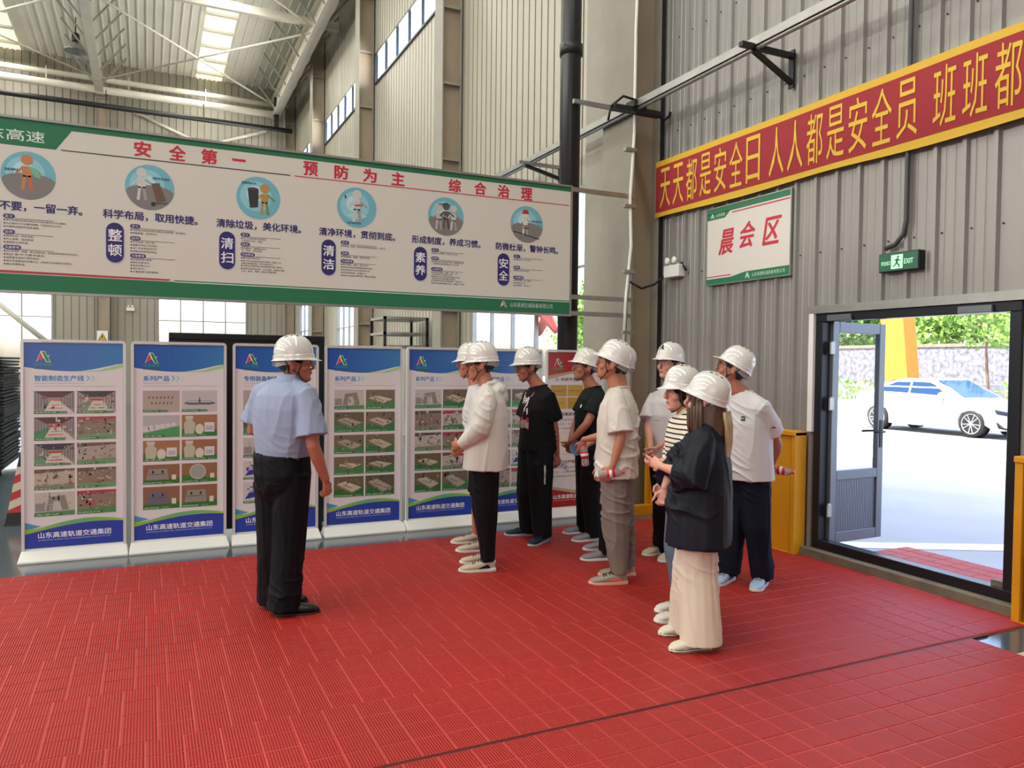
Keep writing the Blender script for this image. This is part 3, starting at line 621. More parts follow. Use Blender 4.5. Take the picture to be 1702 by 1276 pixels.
        A.poly([(X(0), Z(.855)), (X(.5), Z(.895)), (X(1), Z(.855)), (X(1), Z(.875)), (X(.5), Z(.915)), (X(0), Z(.875))], 'C0A88A', 2)
        A.poly([(X(0), Z(.875)), (X(.5), Z(.915)), (X(1), Z(.875)), (X(1), pz0), (X(0), pz0)], 'A8282C', 2)
    else:
        n = len(title); A.text(title, X(.1), Z(.186), X(.1 + n * .0705), .045, '2F7EC0', 3, .03)
        A.text(en, X(.1), Z(.2), X(.1 + n * .0705), .009, '6FA0C8', 3)
        for q, c in enumerate(('7CC0CC', 'A0CFD4', 'C0DCDC')):
            xx = .12 + n * .0705 + q * .05
            A.poly([(X(xx), Z(.158)), (X(xx + .02), Z(.158)), (X(xx + .048), Z(.172)), (X(xx + .02), Z(.186)), (X(xx), Z(.186)), (X(xx + .026), Z(.172))], c, 3)
        A.rect(X(.1), Z(.2125), X(.925), Z(.2105), '9AA0AA', 3)
        rows = ((.235, .345), (.362, .475), (.492, .598), (.616, .716), (.73, .845))
        for r_, (a, c) in enumerate(rows):
            for q in range(2):
                kd = kinds[r_ * 2 + q]
                if kd: pic(A, X(.094 if q == 0 else .521), Z(c), X(.498 if q == 0 else .925), Z(a), kd, hash_((lab, r_, q)))
        def wave(f): return .895 - .03 * math.sin(PI * (f - .1) / .9) if f > .1 else .9 + (.1 - f) * .1
        top = [(X(f / 20), Z(.905 - .04 * math.sin(PI * max(0, f / 20 - .12) / 1.1))) for f in range(21)]
        low_ = [(X(f / 20), Z(.93 - .045 * math.sin(PI * max(0, f / 20) / 1.5))) for f in range(21)]
        A.poly([(X(0), Z(.872)), (X(.16), Z(.895)), (X(0), Z(.912))], '4E96BE', 2)
        for f in range(20):
            c = tuple(a * (1 - abs(f - 10) / 10) + b2 * abs(f - 10) / 10 for a, b2 in zip((.40, .68, .48), (.60, .74, .25)))
            A.poly([low_[f], low_[f + 1], top[f + 1], top[f]], c, 3)
        A.poly([(X(0), pz0), (X(1), pz0)] + [low_[20]] + list(reversed(low_[:20])), '2A44A4', 2)
    A.text('山东高速轨道交通集团', X(.13), Z(.953 if not red else .948), X(.87), .047, 'EEF0F6', 5, .02)
    A.text('SHANDONG HI-SPEED RAIL TRANSPORTATION GROUP CO.,LTD.', X(.13), Z(.966 if not red else .962), X(.87), .011, 'B8C4E4' if not red else 'E8C0B8', 5, .01)
    A.build('poster', e, lambda x_, y_, l: (x_, -.001 - l, y_), M_print, .0003)
    return e
def hash_(t): return sum(ord(c) * (i + 7) for i, c in enumerate(str(t))) % 99991
hall10 = ['hall', 'hall', 'hall', 'mach', 'hall', 'mach', 'mach', 'mach', 'gate', 'mach']
stand(-.92, .775, 'leftmost poster stand showing factory production line photos', '智能制造生产线', 'INTELLIGENT MANUFACTURING PRODUCTION LINE', hall10)
stand(-.14, .78, 'second poster stand from the left with sample jars on it', '系列产品', 'SERIES OF PRODUCTS', ['plaque', 'rail', 'bags', 'jar', 'jar', 'jar', 'plate', 'disk', 'plate', 'plate'])
stand(.66, .775, 'poster stand half hidden behind the man in the blue shirt', '专用装备制造', 'SPECIAL EQUIPMENT MANUFACTURING', ['plaque', 'blue', 'slab', 'mach', 'gate', 'mach', 'blue', 'blue', 'blue', 'mach'])
stand(1.46, .775, 'poster stand with glossy reflection, right of the man in the blue shirt', '系列产品', 'SERIES OF PRODUCTS', ['gate', 'slab', 'slab', 'slab', 'slab', 'slab', 'slab', 'slab', 'slab', 'slab'])
stand(2.245, .75, 'poster stand left of the man in the white hooded jacket', '系列产品', 'SERIES OF PRODUCTS', ['gate', 'slab', 'mach', 'mach', 'mach', 'mach', 'slab', 'mach', 'slab', 'slab'])
stand(3.0, .75, 'poster stand between the white jacket and the black T-shirt', '系列产品', 'SERIES OF PRODUCTS', ['slab', 'slab', 'gate', 'mach', 'gate', 'mach', 'hall', 'blue', 'mach', 'mach'])
stand(3.76, .75, 'red headed poster stand behind the man in the dark green shirt', '科研平台', '', [None] * 10, red=True)

e = empty('black_display_board', (.17, 7.42, 0), label='wide black framed board standing behind the second to fourth poster stands', cat='board')
B().box(0, 0, .08, 1.36, .03, 1.82).build('panel', M_black, e); B().box(0, -.015, 1.80, 1.36, .045, 1.86).build('top_rail', M_black, e, bevel=.006)
for x in (0.02, 1.3): B().box(x, -.02, 0, x + .04, .05, 1.8).build('post', M_black, e); B().box(x - .02, -.1, 0, x + .06, .3, .03).build('foot', M_black, e)

# ------------------------------------------------------------------ banner, meeting sign, exit sign, boxes
e = empty('red_banner', (XW - .075, 0, 0), label='long red cloth banner with yellow border and yellow characters on the right wall', cat='banner')
def bz(y): return .012 * math.sin(y * 1.7) + .006 * math.sin(y * 5.1)
b = B(); n = 60; Y1, Y0 = 7.04, .2
for i in range(n + 1):
    y = Y1 + (Y0 - Y1) * i / n
    for z in (3.23 + .01 * math.sin(y * 3), 3.845): b.v.append((-.006 + bz(y) * .5, y, z))
for i in range(n): a = 2 * i; b.f.append((a, a + 2, a + 3, a + 1))
b.build('cloth', mat('banner_yellow', (.82, .66, .12), .6), e, fix=False)
A = Art()
n = 60
for i in range(n): ya = Y1 - .012 + (Y0 - Y1) * i / n; yb = Y1 - .012 + (Y0 - Y1) * (i + 1) / n; A.poly([(ya, 3.29), (yb, 3.29), (yb, 3.785), (ya, 3.785)], '96212A', 1)
chars = []
y = 6.95
def run(s, ya, yb, wd):
    for i, ch in enumerate(s): chars.append((ch, ya + (yb - ya) * i / max(1, len(s) - 1), wd))
run('天天都是安全日', 6.86, 5.535, .175); run('人人都是安全员', 5.245, 3.94, .175); run('班班都是安全岗', 3.64, 2.3, .175)
for ch, yc, wd in chars:
    A.text(ch, -(yc + wd / 2), 3.325, -(yc - wd / 2), .425, 'D8B23A', 3, .030)
for i, (x_, y_, l) in enumerate(A.v):
    if l == 3: A.v[i] = (-x_, y_, l)
A.build('printed_face', e, lambda x_, y_, l: (-.008 - l + bz(x_) * .5, x_, y_), M_cloth, .002)
e = empty('meeting_area_sign', (XW - .045, 5.645, 2.43), label='white meeting area sign with green bands and red brush characters below the banner', cat='sign')
B().box(0, -.555, 0, .015, .555, .75).build('board', M_white, e)
for a in ((-.008, -.565, -.008, .02, .565, .0), (-.008, -.565, .75, .02, .565, .758), (-.008, -.565, 0, .02, -.555, .75), (-.008, .555, 0, .02, .565, .75)): B().box(*a).build('edge_frame', M_steel, e)
A = Art(); A.rect(-.555, 0, .555, .75, 'D2CDC6', 0)
A.rect(-.555, .695, .555, .75, GR, 1); A.poly([(-.555, .62), (-.555, .70), (-.1, .70), (-.26, .64)], GR, 1) if 0 else A.poly([(-.555, .64), (-.30, .64), (-.22, .70), (-.555, .70)], GR, 1)
A.rect(-.20, .668, .555, .68, RED, 1) ; A.line(-.28, .645, -.2, .672, .008, 'D2CDC6', 2)
A.rect(-.555, 0, .555, .055, GR, 1); A.poly([(-.2, .055), (.0, .085), (.555, .085), (.555, .055)], GR, 1) ; A.rect(-.555, .07, -.2, .08, RED, 1)
emblem(A, -.48, .655, .045, 3, ('C9D6CE', '9FC3AF', 'D0E0D6')); A.text('山东高速', -.43, .66, -.3, .036, 'C6D8CC', 3)
emblem(A, .03, .02, .05, 3, ('C9D6CE', '9FC3AF', 'D0E0D6')); A.text('山东高速轨道装备有限公司', .09, .028, .50, .036, 'C6D8CC', 3)
for ch, x_, z_ in (('晨', -.38, .28), ('会', -.10, .31), ('区', .22, .30)): A.text(ch, x_, z_, x_ + .19, .24, 'C0203A', 4, .03, shear=.18)
A.build('printed_face', e, lambda x_, y_, l: (-.002 - l, -x_, y_), M_printm)
e = empty('exit_sign', (XW - .06, 3.98, 2.345), label='green lit emergency exit sign with running figure beside the door', cat='sign')
B().box(-.02, -.17, 0, .05, .17, .14).build('housing', M_dark, e, bevel=.004)
A = Art(); A.rect(-.163, .006, .163, .134, '124A33', 0); A.rect(-.06, .018, .04, .122, 'A8E8B8', 1)
A.disc(.0, .104, .009, '124A33', 2, 10); A.line(-.004, .093, -.012, .06, .018, '124A33', 2); A.line(-.012, .062, .012, .04, .01, '124A33', 2); A.line(.012, .04, .01, .024, .009, '124A33', 2); A.line(-.014, .06, -.03, .04, .01, '124A33', 2); A.line(-.03, .04, -.045, .036, .008, '124A33', 2); A.line(-.006, .09, -.03, .08, .008, '124A33', 2); A.line(-.004, .088, .02, .074, .008, '124A33', 2)
A.text('安全出口', -.145, .05, -.068, .032, 'A8E8B8', 1, .02); A.text('EXIT', .052, .048, .125, .036, 'A8E8B8', 1, .02)
mm = attr_mat('exit_face', .4); bb = mm.node_tree.nodes['Principled BSDF']; mm.node_tree.links.new(mm.node_tree.nodes['Attribute'].outputs['Color'], bb.inputs['Emission Color']); bb.inputs['Emission Strength'].default_value = .7
A.build('lit_face', e, lambda x_, y_, l: (-.0215 - l, -x_, y_), mm)
def embox(x, y, z, lab, ax='y', group=None):
    e = empty('emergency_light', (x, y, z), label=lab, cat='emergency light')
    if ax == 'x': e.rotation_euler = (0, 0, PI / 2)
    B().box(-.06, -.13, 0, .03, .13, .13).build('housing', M_white, e, bevel=.006)
    for s in (-.06, .06): B().lathe([(.02, .0), (.035, .03), (.038, .045), (.01, .045)], (-.03, s, .17), (-1, 0, .1)).build('lamp_head', M_white, e, True); B().tube([(-.02, s, .12), (-.03, s, .17)], .012, 6).build('lamp_stem', M_white, e)
    return e
embox(XW - .05, 6.71, 2.56, 'white twin-head emergency light box on the wall left of the meeting sign')
o = B().tube([(4.70, 6.99, 2.52), (4.85, 6.97, 2.45), (5.0, 6.95, 2.5), (5.08, 6.85, 2.6), (5.1, 6.6, 2.70), (5.1, 6.53, 2.62)], .013, 8).build('black_cable', M_black, smooth=True); tag(o, 'black cable from the column to the emergency light box', 'cable')
embox(-.55, 30.96, 3.35, 'small emergency light box on the far wall between the windows', 'x')
e = empty('warning_sign', (-1.42, 30.478, 2.1), label='white warning sign with a yellow triangle on the far column', cat='sign')
B().box(-.17, 0, 0, .17, .02, .5).build('plate', M_white, e)
A = Art(); A.poly([(-.14, .17), (.14, .17), (0, .43)], '1E1E1E', 1); A.poly([(-.11, .187), (.11, .187), (0, .395)], 'D8A818', 2); A.poly([(-.02, .34), (.02, .34), (-.0, .27), (.03, .27), (-.03, .2), (-.01, .25), (-.035, .25)], '1E1E1E', 3); A.text('当心触电', -.12, .06, .12, .06, '2A2A2A', 2, .02)
A.build('printed_face', e, lambda x_, y_, l: (x_, -.002 - l, y_), M_printm, .001)
e = empty('wall_control_box', (5.08, 15.7, 2.95), label='white control box with cables on the ribbed wall below the board', cat='control box')
B().box(-.1, -.2, 0, .02, .2, .32).build('housing', M_white, e, bevel=.01); B().tube([(-.04, 0, .3), (-.04, 0, .8)], .02, 6).build('conduit', M_dark, e)
e = empty('steel_rack', (4.6, 14.9, 0), label='dark steel rack top showing above the fourth poster stand', cat='rack')
for x in (-.5, .35):
    for y in (-.5, .5): B().box(x, y, 0, x + .05, y + .05, 2.5).build('post', M_dark, e)
for z in (1.9, 2.15, 2.45): B().box(-.5, -.5, z, .4, .55, z + .05).build('shelf', M_steel, e)

# stack of black mats at the left and striped barrier
e = empty('stack_of_black_sheets', (-3.1, 13.2, 0), label='tall stack of black rubber sheets at the left edge behind the stands', cat='stack of sheets')
mS = mat('black_rubber', (.06, .065, .075), .6, 0, 20, .2); 
for i in range(36):
    q = B(); z = .12 + i * .0425; dx = random.uniform(-.02, .02); dy = random.uniform(-.02, .02)
    n0 = 10; rings = []
    for j in range(n0 + 1):
        f = j / n0; xx = -1.3 + 2.62 * f; zz = z + .012 * math.sin(f * 5 + i * .6) + (random.uniform(-.003, .003)) - (.02 * max(0, f - .86) / .14)
        rings.append([(xx + dx, -.8 + dy, zz), (xx + dx, .8 + dy, zz), (xx + dx, .8 + dy, zz + .03), (xx + dx, -.8 + dy, zz + .03)])
    q.loft(rings); q.build('sheet', mS, e)
B().box(-1.2, -.6, 0, -1.0, .6, .11).build('pallet_block', M_conc, e); B().box(.9, -.6, 0, 1.1, .6, .11).build('pallet_block', M_conc, e)
e = empty('striped_barrier', (-1.05, 8.9, 0), label='red and white striped cone on a black foot, left of the first poster stand', cat='traffic cone')
Mst = bpy.data.materials.new('striped_sleeve'); Mst.use_nodes = True; t = Mst.node_tree; bb = t.nodes['Principled BSDF']; tc = t.nodes.new('ShaderNodeTexCoord'); sp = t.nodes.new('ShaderNodeSeparateXYZ'); t.links.new(tc.outputs['Object'], sp.inputs[0])
ad = t.nodes.new('ShaderNodeMath'); ad.operation = 'MULTIPLY_ADD'; ad.inputs[1].default_value = -.45; t.links.new(sp.outputs[0], ad.inputs[0]); t.links.new(sp.outputs[2], ad.inputs[2])
md = t.nodes.new('ShaderNodeMath'); md.operation = 'MODULO'; md.inputs[1].default_value = .15; a2 = t.nodes.new('ShaderNodeMath'); a2.inputs[1].default_value = .6; t.links.new(ad.outputs[0], a2.inputs[0]); t.links.new(a2.outputs[0], md.inputs[0])
gt = t.nodes.new('ShaderNodeMath'); gt.operation = 'GREATER_THAN'; gt.inputs[1].default_value = .075; t.links.new(md.outputs[0], gt.inputs[0]); mx = t.nodes.new('ShaderNodeMix'); mx.data_type = 'RGBA'; mx.inputs[6].default_value = (*lin('B02A2A'), 1); mx.inputs[7].default_value = (*lin('C8B8A8'), 1)
t.links.new(gt.outputs[0], mx.inputs[0]); t.links.new(mx.outputs[2], bb.inputs['Base Color'])
b = B(); sq = lambda r, z: [(x * r, y * r, z) for x, y in ((-1, -1), (1, -1), (1, 1), (-1, 1))]
b.loft([sq(.17, .12), sq(.10, .56)]); b.build('sleeve', Mst, e); B().loft([sq(.2, 0), sq(.19, .03), sq(.185, .03), sq(.172, .125)]).build('foot', M_black, e); B().loft([sq(.1, .56), sq(.07, .72)]).build('top', M_dark, e)

b = B()
for z in (2.59, 4.14, 5.13, 6.1):
    for i in range(44):
        y = -.6 + i * .22 + .11
        if y < 6.98 and not (3.0 < y < 4.9 and z < 2.3): b.lathe([(.001, -.004), (.007, -.004), (.007, .003)], (XW - .006, y, z), (-1, 0, 0), 6)
o = b.build('cladding_screws', M_dark); tag(o, 'rows of small dark screws in the cladding around the red banner', 'screws', kind='stuff')

# ------------------------------------------------------------------ yellow guards and the door
def guard(y0, y1, lab, H_=1.06, x0=4.98, x1=5.11):
    e = empty('guard_panel', (x0, y0, 0), label=lab, cat='guard panel', group='yellow guard panels')
    L = y1 - y0
    B().box(.02, .07, .02, x1 - x0, L - .07, H_ - .03).build('sheet', M_yellow, e)
    B().box(0, 0, 0, .13, .05, H_).build('end_post', M_yellow, e, bevel=.004); B().box(0, L - .05, 0, .13, L, H_).build('end_post', M_yellow, e, bevel=.004)
    B().box(-.015, .0, H_ - .03, .13, L, H_ + .01).build('top_rail', M_yellow, e, bevel=.004); B().box(.0, .05, .0, .03, L - .05, .02).build('bottom_lip', M_yellow, e)
    return e
guard(4.86, 6.93, 'yellow steel guard panel along the wall between column and door'); guard(1.2, 3.03, 'yellow guard panel at the right edge of the picture beyond the door')
e = empty('column_guard', (4.72, 6.99, 0), label='yellow guard wrapped round the foot of the corner column', cat='guard panel', group='yellow guard panels')
B().box(-.02, -.03, .08, .42, -.001, 1.0).build('sheet', M_yellow, e) if 0 else B().box(.22, -.045, .0, .42, -.005, .98).build('sheet', M_yellow, e); B().box(-.1, -.12, 0, .25, -.03, .1).build('foot_kerb', M_yellow, e)

d = empty('door_1', (XW, 3.95, 0)); struct(d)
y0, y1 = DOOR[0] - 3.95, DOOR[1] - 3.95
B().box(-.10, y0 - .06, 0, .12, y1 + .06, .085).build('threshold', M_conc, d, bevel=.006)
for a in ((-.03, y0, .085, .07, y1, .16), (-.03, y0, 2.0, .07, y1, 2.07), (-.03, y0, .16, .07, y0 + .075, 2.0), (-.03, y1 - .075, .16, .07, y1, 2.0)): B().box(*a).build('door_frame', M_frame, d, bevel=.004)
B().box(-.055, y0 - .06, 2.07, -.0, y1 + .07, 2.135).build('head_flashing', M_steel, d); B().box(-.055, y1, 1.07, .0, y1 + .05, 2.07).build('side_flashing', M_white, d)
for yy in (y0 + .3, y1 - .26): B().box(-.06, yy - .12, 2.0, -.03, yy + .12, 2.05).build('door_closer', M_alu, d, bevel=.004)
B().box(.0, y0 + .08, .16, .06, y0 + .17, .2).build('floor_stop', M_conc, d)
# the open leaf: hinged at the left jamb, swung out square to the wall
lf = empty('door_leaf', (XW + .06, 4.715, 0), math.radians(2), label='open glazed door leaf with grey aluminium frame swung outwards', cat='door')
LW = .66
for a in ((0, -.025, .125, .075, .025, 2.0), (LW - .075, -.025, .125, LW, .025, 2.0)): B().box(*a).build('stile', M_alu, lf, bevel=.004)
for z0_, z1_ in ((.125, .215), (.66, .74), (1.91, 2.0)): B().box(.076, -.025, z0_, LW - .076, .025, z1_).build('rail', M_alu, lf, bevel=.004)
b = B(); x = .076
while x < LW - .09: b.box(x, -.008, .216, x + .016, .008, .659); x += .021
b.build('grooved_panel', M_alu, lf)
q = B(); q.quad((.076, 0, .74), (LW - .076, 0, .74), (LW - .076, 0, 1.91), (.076, 0, 1.91)); q.build('pane', M_glass, lf, fix=False)
for s in (-1, 1): B().tube([(LW - .035, s * .03, 1.06), (LW - .035, s * .065, 1.06), (LW - .16, s * .065, 1.06)], .010, 8).build('handle', M_dark, lf, smooth=True)
B().box(LW - .055, -.03, .92, LW - .02, .03, 1.16).build('lock_plate', M_dark, lf)
for z in (.35, 1.25, 1.72): B().tube([(-.015, -.03, z), (-.015, -.03, z + .12)], .014, 8).build('hinge', M_steel, lf, smooth=True); B().box(-.05, -.045, z + .01, 0, -.03, z + .11).build('hinge_plate', M_steel, lf)

# ------------------------------------------------------------------ red interlocking floor mats
Mt = bpy.data.materials.new('red_mat_plastic'); Mt.use_nodes = True; t = Mt.node_tree; bb = t.nodes['Principled BSDF']
tc = t.nodes.new('ShaderNodeTexCoord'); ge = t.nodes.new('ShaderNodeNewGeometry'); sp = t.nodes.new('ShaderNodeSeparateXYZ'); t.links.new(ge.outputs['Position'], sp.inputs[0])
wv = t.nodes.new('ShaderNodeMath'); wv.operation = 'MULTIPLY'; wv.inputs[1].default_value = 2 * PI / .0123; t.links.new(sp.outputs[0], wv.inputs[0])
sn = t.nodes.new('ShaderNodeMath'); sn.operation = 'SINE'; t.links.new(wv.outputs[0], sn.inputs[0])
wv2 = t.nodes.new('ShaderNodeMath'); wv2.operation = 'MULTIPLY'; wv2.inputs[1].default_value = 2 * PI / .0123; t.links.new(sp.outputs[1], wv2.inputs[0])
sn2 = t.nodes.new('ShaderNodeMath'); sn2.operation = 'SINE'; t.links.new(wv2.outputs[0], sn2.inputs[0])
mu = t.nodes.new('ShaderNodeMath'); mu.operation = 'MULTIPLY_ADD'; mu.inputs[1].default_value = .35; t.links.new(sn2.outputs[0], mu.inputs[0]); t.links.new(sn.outputs[0], mu.inputs[2])
mr = t.nodes.new('ShaderNodeMapRange'); mr.inputs[1].default_value = -1.2; mr.inputs[2].default_value = 1.2; mr.inputs[3].default_value = .72; mr.inputs[4].default_value = 1.25; t.links.new(mu.outputs[0], mr.inputs[0])
nz = t.nodes.new('ShaderNodeTexNoise'); nz.inputs['Scale'].default_value = .9; nz.inputs['Detail'].default_value = 4; t.links.new(ge.outputs['Position'], nz.inputs[0])
mr2 = t.nodes.new('ShaderNodeMapRange'); mr2.inputs[1].default_value = .35; mr2.inputs[2].default_value = .65; mr2.inputs[3].default_value = .93; mr2.inputs[4].default_value = 1.07; t.links.new(nz.outputs[0], mr2.inputs[0])
m3 = t.nodes.new('ShaderNodeMath'); m3.operation = 'MULTIPLY'; t.links.new(mr.outputs[0], m3.inputs[0]); t.links.new(mr2.outputs[0], m3.inputs[1])
vm = t.nodes.new('ShaderNodeVectorMath'); vm.operation = 'SCALE'; vm.inputs[0].default_value = lin((.63, .142, .115)); t.links.new(m3.outputs[0], vm.inputs['Scale']); t.links.new(vm.outputs[0], bb.inputs['Base Color'])
bp = t.nodes.new('ShaderNodeBump'); bp.inputs['Strength'].default_value = .5; bp.inputs['Distance'].default_value = .003; t.links.new(mu.outputs[0], bp.inputs['Height']); t.links.new(bp.outputs[0], bb.inputs['Normal'])
bb.inputs['Roughness'].default_value = .5; bb.inputs['Specular IOR Level'].default_value = .3
M_joint = mat('mat_joint', (.74, .27, .25), .5)
T = .1465
def tile_mesh():
    b = B(); h = .017; a = .003; g = T - .003; c = .003
    b.loft([[(a, a, .001), (g, a, .001), (g, g, .001), (a, g, .001)], [(a, a, h - .002), (g, a, h - .002), (g, g, h - .002), (a, g, h - .002)], [(a + c, a + c, h), (g - c, a + c, h), (g - c, g - c, h), (a + c, g - c, h)]])
    me = b.mesh('mat_tile'); me.materials.append(Mt); return me
TILE = tile_mesh()
camxy = Vector((0, 0, 1.62)); fwd = Vector((.474, .90)).normalized()
def vis(x, y):
    d = Vector((x, y)); f = d.dot((Vector((-_x.z, -_y.z))).normalized()); s = d.dot(Vector((_y.z * -1, _x.z)).normalized())
    return f, s
def redmat(name, x0, x1, y0, y1, lab, quota, stag=0.0):
    e = empty(name, (x0, y0, 0), label=lab, cat='floor mat', group='red interlocking floor mats')
    B().box(0, 0, .0005, x1 - x0, y1 - y0, .0145).build('joint_layer', M_joint, e)
    nx = int(round((x1 - x0) / T)); ny = int(round((y1 - y0) / T)); cells = []
    for j in range(ny):
        off = (stag * T * (((y0 + j * T) // .586) % 3)) if stag else 0
        for i in range(nx):
            px, py = i * T + off, j * T
            if px + T > x1 - x0 + .001: continue
            X_, Y_ = x0 + px, y0 + py; r = math.hypot(X_, Y_); ang = math.atan2(X_, Y_) - math.radians(25.4)
            inview = abs(ang) < math.radians(35.5) and r > 2.0
            cells.append((0 if inview else 1, r, px, py))
    cells.sort(); near = [c for c in cells if c[0] == 0][:quota]; rest = [c for c in cells if c not in set(near)]
    for _, _, px, py in near:
        o = bpy.data.objects.new('tile', TILE); COL.objects.link(o); o.parent = e; o.location = (px, py, random.uniform(-.0006, .0006))
    b = B()
    for _, _, px, py in rest:
        n = len(b.v); b.v += [(v.co.x + px, v.co.y + py, v.co.z + random.uniform(-.0004, .0004)) for v in TILE.vertices]; b.f += [tuple(n + i for i in p.vertices) for p in TILE.polygons]
    if rest: tag(b.build('tiles', Mt, e, fix=False), None, kind='stuff')
    return e
redmat('red_floor_mat', -.4 - 12 * T, -.4 + 37.7 * T, 2.945, 2.945 + 25 * T, 'large ribbed red tile mat on which the whole group stands', 300, .33)
redmat('red_floor_mat', -.4 - 10 * T, -.4 + 33 * T, 2.92 - 15 * T, 2.92, 'ribbed red tile mat in the foreground, in front of the long joint', 290, .0)
redmat('red_floor_mat', 5.29, 5.29 + 6 * T, 4.68 - 26 * T, 4.68, 'short red tile mat outside the open door', 120)
o = B().box(-1.6, 2.927, .001, 4.6, 2.938, .012).build('joint_strip', mat('joint_dark_red', (.26, .07, .06), .6)); tag(o, 'thin dark red gap strip between the two red mats', 'floor strip')
q = B(); q.quad((4.47, 2.5, .002), (5.1, 2.5, .002), (5.1, 2.68, .002), (4.47, 2.68, .002)); o = q.build('floor_line', mat('cream_paint', (.74, .70, .60), .4), fix=False); tag(o, 'cream painted line on the grey floor at the right edge', 'floor marking')
q = B(); q.quad((5.6, 5.0, -.008), (16, -.5, -.008), (16.3, -.1, -.008), (5.6, 5.25, -.008)); o = q.build('sun_strip', mat('sun_strip_white', (.9, .9, .88), .6), fix=False); tag(o, 'strip of sunlight laid in colour across the paving outside the door', 'painted sunlight')  # sunlight on the paving, laid as a flat white strip

# ------------------------------------------------------------------ outdoors
def leaves(b, c, r, n, size, R, squash=.8):
    for _ in range(n):
        while True:
            p = Vector((R.uniform(-1, 1), R.uniform(-1, 1), R.uniform(-1, 1)))
            if .35 < p.length < 1: break
        p = Vector((c[0] + p.x * r, c[1] + p.y * r, c[2] + p.z * r * squash)); a = Vector((R.gauss(0, 1), R.gauss(0, 1), R.gauss(0, .6))).normalized(); u = a.orthogonal().normalized() * size * R.uniform(.6, 1.2); v = a.cross(u).normalized() * size * .55
        b.quad(p - u, p + v, p + u, p - v)
ML = [mat('leaf_green', (.34, .50, .17), .6), mat('leaf_light', (.42, .56, .23), .6), mat('leaf_dark', (.24, .38, .14), .6)]
M_bark = mat('bark', (.40, .32, .26), .9, 0, 6, .2)
def tree(x, y, h, r, lab, nl=5000, mi=0, size=.2, clusters=18, seed=1, trunk=.14, zc=None):
    R = random.Random(seed); e = empty('tree', (x, y, -.01), label=lab, cat='tree', group='trees beyond the yard'); b = B(); zc = zc or 4.9
    b.tube([(0, 0, 0), (.05, .03, h * .3), (-.04, .05, h * .55), (0, 0, zc)], [trunk, trunk * .8, trunk * .6, trunk * .35], 8)
    tips = []
    for k_ in range(clusters):
        a = R.uniform(0, 2 * PI); d = R.uniform(.2, .85) * r; tip = (math.cos(a) * d, math.sin(a) * d, zc + R.uniform(-.5, .75) * r * .8); tips.append(tip)
        b.tube([(0, 0, zc - r * .5), (tip[0] * .5, tip[1] * .5, (zc - r * .5 + tip[2]) / 2 + .1), tip], [trunk * .35, trunk * .2, trunk * .08], 5)
    b.build('trunk', M_bark, e, smooth=True); f = B()
    for tip in tips: leaves(f, tip, r * .45, nl // clusters, size, R)
    tag(f.build('foliage', ML[mi], e, fix=False), None, kind='stuff')
tree(39, 33.5, 8.0, 3.4, 'leafy tree beyond the yard, left of the yellow column', 9000, 0, .24, seed=3)
tree(39.5, 25.6, 8.5, 3.5, 'broad light green tree behind the white car', 9000, 1, .24, seed=4)
tree(39, 17.9, 8.0, 3.3, 'green tree above the bonnet of the white car', 9000, 0, .24, seed=5)
tree(39.5, 10.8, 8.5, 3.5, 'green tree at the right edge behind the yard', 9000, 2, .24, seed=6)
tree(39, 40, 9.0, 3.8, 'dark tree seen through the open door leaf', 8000, 0, .24, seed=8)
tree(27, 44, 7.5, 4, 'tree behind the lower gable window', 5000, 1, .2, seed=9)
tree(22.2, 14.35, 3.9, 1.15, 'young thin tree behind the white car', 900, 1, .1, 9, seed=11, trunk=.06, zc=3.0)
e = empty('boundary_wall', (33, 0, 0), label='grey rubble boundary wall below the trees', cat='wall'); b = B()
b.box(0, 4, 0, .35, 52, 2.6); b.build('masonry', mat('rubble', (.40, .40, .43), .9, 0, 5, .5, .6, 8), e); B().box(-.06, 4, 2.6, .41, 52, 2.75).build('coping', M_conc, e)
f = B(); R = random.Random(5)
for k_ in range(40): leaves(f, (0, 5 + k_ * 1.15, .5), .8, 90, .13, R, .7)
e = empty('hedge', (31.8, 0, 0), label='low bright hedge running along the boundary wall', cat='hedge'); tag(f.build('foliage', ML[1], e, fix=False), None, kind='stuff')
e = empty('yellow_gantry_column', (25, 19.2, 0), label='tall yellow steel gantry column standing in the yard', cat='column'); b = B()
b.loft([[(-.32, -.45, 0), (.32, -.45, 0), (.32, .45, 0), (-.32, .45, 0)], [(-.32, .3, 7), (.32, .3, 7), (.32, 1.3, 7), (-.32, 1.3, 7)]]); b.build('leg', mat('gantry_yellow', (.66, .42, .10), .5), e); B().box(-.6, -.7, 0, .6, .7, .12).build('base_plate', M_conc, e)
# stacks of pale concrete slabs behind the car
nst = 0
for sx, sy, nn, ln in ((24.2, 25.2, 5, 4.6), (23.9, 17.0, 4, 3.2), (25.5, 12.3, 6, 4.4)):
    e = empty('slab_stack', (sx, sy, 0), label=['stack of pale concrete slabs behind the rear of the white car', 'stack of pale slabs behind the windscreen of the white car', 'stack of pale slabs behind the bonnet of the white car'][nst], cat='slab stack', group='stacks of concrete slabs in the yard'); nst += 1
    for k_ in range(nn):
        B().box(-.8, -ln / 2 + .05 * (k_ % 2), .12 + k_ * .27, .8, ln / 2 - .07 * (k_ % 3), .12 + k_ * .27 + .2).build('slab', mat('pale_slab', (.62, .61, .60), .8, 0, 4, .06), e)
        for q in (-ln * .3, ln * .3): B().box(-.7, q - .06, .05 + k_ * .27 if k_ else 0, .7, q + .06, .12 + k_ * .27).build('spacer', M_bark, e)

